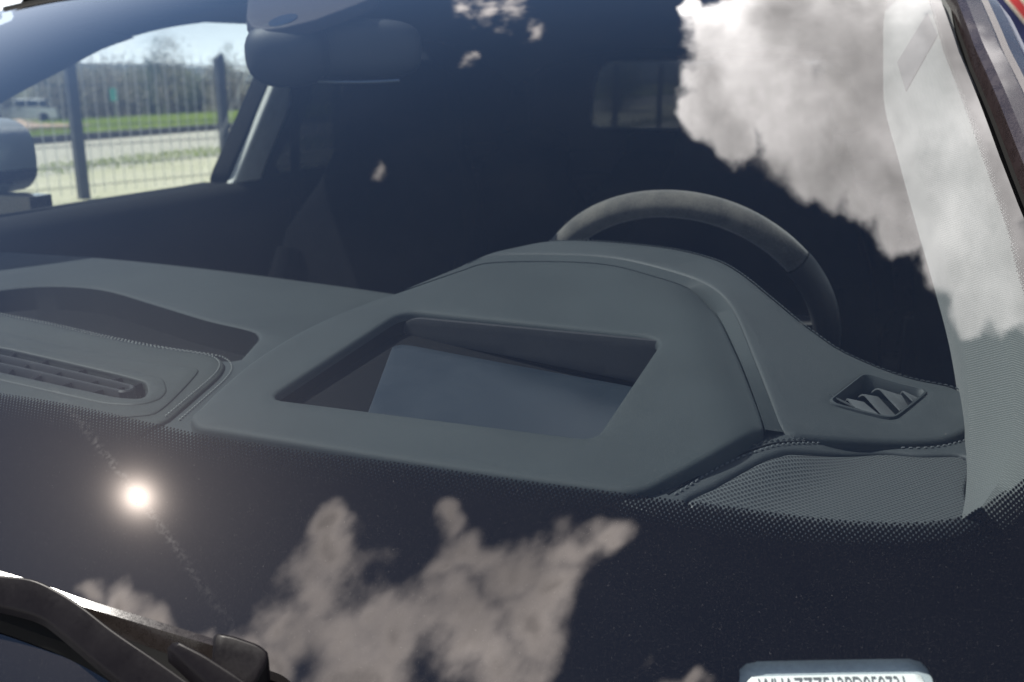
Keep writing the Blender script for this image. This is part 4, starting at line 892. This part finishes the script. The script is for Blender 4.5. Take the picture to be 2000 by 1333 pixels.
# ---- seats
def seat(x, y0, rear=False):
    secs = [(.50, .24, .07, .0), (.62, .26, .08, .0), (.80, .255, .085, .03), (.98, .25, .08, .07), (1.12, .235, .07, .10), (1.22, .19, .06, .12), (1.30, .150, .055, .13), (1.40, .140, .055, .135), (1.46, .115, .045, .135), (1.485, .06, .025, .13)]
    if rear: secs = [(z if z < .99 else .98 + (z - .98) * .52, w_, d_, y_) for z, w_, d_, y_ in secs]
    b = MB(); rings = []
    for z, w_, d_, yo in secs:
        rings.append([(x + w_ * math.copysign(abs(math.cos(a)) ** .6, math.cos(a)), y0 + yo * 1.4 + d_ * math.copysign(abs(math.sin(a)) ** .7, math.sin(a)) - .05 * (math.cos(a) ** 4) * (z < 1.15), z) for a in np.linspace(0, 2 * math.pi, 28, endpoint=False)])
    b.rings(rings); o = b.build('rear_seat' if rear else 'front_seat', M['seat'], car)
    b = MB(); rings = []
    for yy, w_, h in ((-.50, .22, .05), (-.45, .25, .07), (-.2, .26, .075), (.02, .24, .07)):
        rings.append([(x + w_ * math.copysign(abs(math.cos(a)) ** .5, math.cos(a)), y0 + yy, .50 - yy * .12 + h * math.copysign(abs(math.sin(a)) ** .6, math.sin(a))) for a in np.linspace(0, 2 * math.pi, 24, endpoint=False)])
    b.rings(rings); b.build('cushion', M['seat'], o)
    for sg in (-1, 1):
        b = MB(); b.tube([(x + sg * .22, y0 - .06 + .04, .62), (x + sg * .235, y0 - .04, .85), (x + sg * .215, y0 + .06, 1.08)], [.035, .045, .03], 10); b.build('bolster', M['seat'], o)
seat(-.36, 1.76); seat(.40, 1.76); seat(-.42, 2.75, True); seat(.42, 2.75, True); seat(0.0, 2.78, True)
def belt():
    b = MB(); b.rings([[(-.735, 2.10, 1.46), (-.735, 2.14, 1.45), (-.733, 2.14, 1.45), (-.733, 2.10, 1.46)], [(-.72, 2.03, 1.0), (-.72, 2.07, 1.0), (-.718, 2.07, 1.0), (-.718, 2.03, 1.0)], [(-.70, 2.0, .5), (-.70, 2.04, .5), (-.698, 2.04, .5), (-.698, 2.0, .5)]]); b.build('seat_belt', M['rubber'], car)
belt()

# ---- roof, headliner, rear end, floor
def roof():
    rows, under = [], []; us = np.linspace(-1, 1, 41)
    front = np.array([glass_point(u, 1.0) for u in us])
    for k, (s_, zz) in enumerate(((0, .014), (.012, .020), (.10, .034), (.30, .0), (.6, .0), (1.0, .0))):
        r, n_ = [], []
        for i, u in enumerate(us):
            f_ = front[i]; Y = f_[1] + .012 + (3.75 - f_[1]) * s_; xw = f_[0] * (1 - s_) + u * .66 * s_ if k > 2 else f_[0]
            zr = 1.675 - .075 * abs(u) ** 3 - .10 * max(0, (Y - 2.2) / 1.55) ** 2 * (1 - .3 * abs(u))
            Z = f_[2] + zz if k < 3 else zr
            r.append((xw, Y, Z)); n_.append((xw, Y + .015, Z - .035))
        rows.append(r); under.append(n_)
    b = MB(); b.rings(rows, wrap=False); b.build('roof', M['paint'], car, True, 60)
    b = MB(); b.rings(under, wrap=False); b.build('headliner', M['headliner'], car, True, 60)
    b = MB(); b.rings([[(x, y - .006, z - .006) for x, y, z in front], [(x, y - .001, z + .004) for x, y, z in front], [(x, y + .013, z + .006) for x, y, z in front], [(x, y + .02, z - .02) for x, y, z in front]], wrap=False); b.build('header_seal', M['rubber'], car)
    for sg in (-1, 1):
        # roof rail from side frame to roof edge
        a, c_ = [], []
        for r in rows: p_ = r[-1 if sg > 0 else 0]; a.append(p_)
        a = a[1:]
        lower = [(sg * (.84 - .35 * (z - 1.2) + (.045 if sg < 0 else .018)), y, z) for y, z in ((1.30, 1.51), (1.5, 1.565), (2.0, 1.61), (2.8, 1.603), (3.72, 1.42))]
        loft('roof_rail', [a, lower], M['paint'], car, 30)
        loft('roof_rail_lining', [[(x * .985, y, z - .035) for x, y, z in a], [(x - sg * .05, y, z - .01) for x, y, z in lower]], M['headliner'], car, 30)
roof()
def rear_end():
    ys, zs_ = 3.78, 1.56
    # tailgate frame and tinted rear window
    def fn(p_, q_, h): return (p_, 4.12 - (q_ - 1.2) * .95 + h, q_)
    ol = [(-.88, .95), (-.70, 1.575), (.70, 1.575), (.88, .95)]
    win = fillet([(-.55, 1.245), (-.455, 1.508), (.455, 1.508), (.55, 1.245)], [.04, .09, .09, .04], 6)
    patch('tailgate', ol, fn, M['paint'], car, [win], .04, .003, .05, back=True)
    patch('tailgate_trim', ol, lambda p_, q_, h: fn(p_, q_, h - .046), M['cabin'], car, [fillet([(-.555, 1.24), (-.46, 1.513), (.46, 1.513), (.555, 1.24)], [.04, .09, .09, .04], 6)], .006, .002, .05)
    patch('rear_window', resample(win + (win - win.mean(0)) * .05, .03), lambda p_, q_, h: fn(p_, q_, h - .01), M['tinted'], car, skirt=0, rnd=0, step=.1)
    for sg in (-1, 1):
        f_ = lambda y, z: (sg * (.84 - .35 * (z - 1.2) + .01), y, z)
        loft('rear_pillar', [[f_(3.55, 1.46), f_(3.68, 1.38), f_(3.72, 1.28), f_(3.74, 1.15)], [(sg * .72, 3.80, 1.56), (sg * .79, 3.95, 1.42), (sg * .83, 4.06, 1.28), (sg * .86, 4.18, 1.12)], [(sg * .62, 3.82, 1.54), (sg * .66, 3.98, 1.40), (sg * .70, 4.08, 1.28), (sg * .74, 4.2, 1.12)]], M['cabin'], car, 20)
    for x in (-.42, .0, .42):
        b = MB(); b.rings([[(x + w_ * math.copysign(abs(math.cos(a)) ** .5, math.cos(a)), 2.98 + .05 * math.sin(a), z) for a in np.linspace(0, 2 * math.pi, 20, endpoint=False)] for z, w_ in ((1.14, .10), (1.17, .115), (1.24, .12), (1.275, .11), (1.29, .08))]); b.build('rear_headrest', M['seat'], car)
    b = MB(); b.box((0, 3.5, 1.14), (.78, .42, .012)); b.build('parcel_shelf', M['carpet'], car, False)
    b = MB(); b.box((0, 2.2, .30), (.88, 2.0, .02)); b.build('floor_pan', M['carpet'], car, False)
    b = MB(); b.box((0, .52, .74), (.80, .015, .40)); b.build('firewall', M['carpet'], car, False)
    b = MB(); b.box((0, 1.35, .80), (.13, .45, .18)); b.build('centre_console', M['cabin'], car)
rear_end()
# ---- outer body
def body():
    prof = [(1.205, -.045), (1.17, .0), (1.05, .055), (.85, .085), (.60, .075), (.40, .05), (.26, .0)]
    for sg in (-1, 1):
        rows = []
        for z, o_ in prof:
            r = []
            for y in (-.98, -.9, -.7, -.3, .2, .7, 1.5, 2.5, 3.4, 3.9, 4.2, 4.35):
                taper = 1 - .16 * max(0, (-.3 - y) / .68) ** 2 - .10 * max(0, (y - 3.4) / .95) ** 2
                zz = z if (y > .55 or z < 1.0) else z - (.12 + .10 * max(0, (.55 - y) / 1.5)) * (z - 1.0) / .2
                r.append((sg * (.90 + o_) * taper, y, zz))
            rows.append(r)
        loft('body_side', rows, M['paint'], car, 60, ang=40)
    # bonnet with two creases
    rows = []
    for u in np.linspace(-1, 1, 33):
        r = []
        for s_ in np.linspace(0, 1, 14):
            yb = .275 + .2 * (u * .8) ** 2; y = -.98 + s_ * (yb + .98); w_ = .84 - .16 * max(0, (-.3 - y) / .68) ** 2
            z = 1.045 - .10 * (1 - s_) ** 1.6 - .30 * max(0, (.08 - s_)) * 2 + .03 * (1 - u * u) + .012 * math.exp(-((abs(u) - .62) / .07) ** 2)
            r.append((u * w_, y, z))
        rows.append(r)
    b = MB(); b.rings(rows, wrap=False); b.build('bonnet', M['paint'], car, True, 50)
    rows = [[(x, .262 + .2 * x * x, 1.035) for x in np.linspace(-.82, .82, 30)], [(x, .29 + .2 * x * x, 1.045) for x in np.linspace(-.82, .82, 30)], [(x, .305 + .2 * x * x, 1.083) for x in np.linspace(-.82, .82, 30)]]
    b = MB(); b.rings(rows, wrap=False); b.build('scuttle_panel', M['rubber'], car)
    # front fascia
    rows = []
    for z, y in ((.96, -.985), (.88, -1.02), (.62, -1.06), (.42, -1.05), (.26, -1.0)):
        rows.append([(u * .80, y + .16 * u * u, z) for u in np.linspace(-1, 1, 21)])
    b = MB(); b.rings(rows, wrap=False); fa = b.build('front_bumper', M['paint'], car)
    b = MB(); b.hexa([(-.48, -1.075, .45), (.48, -1.075, .45), (.48, -1.02, .45), (-.48, -1.02, .45), (-.58, -1.045, .84), (.58, -1.045, .84), (.58, -1.0, .84), (-.58, -1.0, .84)]); b.build('radiator_grille', M['dark'], fa)
    for sg in (-1, 1):
        b = MB(); b.hexa([(sg * .56, -1.02, .74), (sg * .78, -.93, .76), (sg * .76, -.86, .76), (sg * .56, -.96, .74), (sg * .56, -1.01, .83), (sg * .80, -.90, .86), (sg * .78, -.84, .86), (sg * .56, -.95, .83)]); b.build('headlight', P('headlight lens', (.5, .52, .55), .1, coat=1), car)
        for y in (-.38, 3.15):
            b = MB(); rings = [[(sg * (.80 + xo), y + r * math.cos(a), .37 + r * math.sin(a)) for a in np.linspace(0, 2 * math.pi, 32, endpoint=False)] for xo, r in ((-.06, .30), (-.06, .355), (-.03, .37), (.17, .37), (.20, .355), (.20, .30))]; b.rings(rings, cap=False); wl = b.build('wheel', M['tyre'], car)
            b = MB(); b.rings([[(sg * (.80 + xo), y + r * math.cos(a), .37 + r * math.sin(a)) for a in np.linspace(0, 2 * math.pi, 32, endpoint=False)] for xo, r in ((.18, .30), (.185, .27), (.14, .26), (.15, .05))], cap=True); b.build('rim', M['alloy'], wl)
    rows = [[(u * .86, y - .12 * u * u, z) for u in np.linspace(-1, 1, 15)] for z, y in ((.97, 4.34), (.8, 4.42), (.5, 4.45), (.26, 4.36))]
    b = MB(); b.rings(rows, wrap=False); b.build('rear_bumper', M['paint'], car)
body()

# ---- wiper lying on the glass
def wiper():
    def wfn(lift, k_=0.0):
        return lambda p_, q_, h: (p_, q_, float(gz(p_, q_)) + lift + k_ * (q_ - (.372 - .09 * max(0, p_ - .20))) + h)
    arm = catmull(WARM[:10], 5).tolist() + catmull(WARM[10:], 5).tolist()
    o = patch('wiper_arm', arm, wfn(.030, .42), M['wiper'], car, skirt=.0035, rnd=.0014, step=.008, back=True)
    patch('arm_cover', fillet([tuple(p_) for p_ in WHUB], .002, 3), wfn(.037, .42), M['wiper'], o, skirt=.008, rnd=.0016, step=.008, back=True)
    b = MB(); px, py = .43, .335; b.tube([(px, py, gz(px, py) - .03), (px, py, gz(px, py) + .045)], [.02, .017], 20); b.build('pivot_cap', M['rubber'], o)
    # blade: spoiler with a bright bevelled top, flank coloured black for the arm's shadow, end cap, rubber lip
    up = catmull(WBLADE[:6], 8); n = 60; U_ = np.array([[np.interp(s_, np.linspace(0, 1, len(up)), up[:, j]) for j in range(2)] for s_ in np.linspace(0, 1, n)])
    lo = catmull(WBLADE[8:][::-1], 8); L_ = np.array([[np.interp(s_, np.linspace(0, 1, len(lo)), lo[:, j]) for j in range(2)] for s_ in np.linspace(0, 1, n)])
    def row(k_, lift, tw=0): return [(*(a * (1 - k_) + b_ * k_), float(gz(*(a * (1 - k_) + b_ * k_))) + lift + tw * max(0, i / (n - 1) - .55)) for i, (a, b_) in enumerate(zip(U_, L_))]
    bl = loft('wiper_blade', [row(-.12, .004), row(-.05, .012), row(0, .0205), row(.26, .0210, .0042), row(.31, .0198), row(.44, .013)], M['wiperb'], car, 60, ang=30)
    loft('blade_flank', [row(.44, .0129), row(.72, .0105), row(1.0, .0105), row(1.0, .002)], M['rubber'], bl, 60, ang=30)
    cap = fillet([tuple(p_) for p_ in WCAP], .0016, 4)
    patch('blade_cap', cap, wfn(.0205, .25), M['wiper'], bl, skirt=.012, rnd=.0018, step=.005, back=True)
    tip = [(x + .010, y - .003) for x, y in [(.3560, .379), (.3640, .3775), (.3660, .3720), (.3640, .3650), (.352, .362)]]
    patch('blade_tip', fillet(tip, .002, 3), wfn(.013), M['rubber'], bl, skirt=.012, rnd=.002, step=.005, back=True)
    up = catmull(WRUB[:8], 6); lo = catmull(WRUB[8:], 6)
    patch('blade_rubber', up.tolist() + lo.tolist(), wfn(.009), M['rubber'], bl, skirt=.008, rnd=.001, step=.008)
wiper()
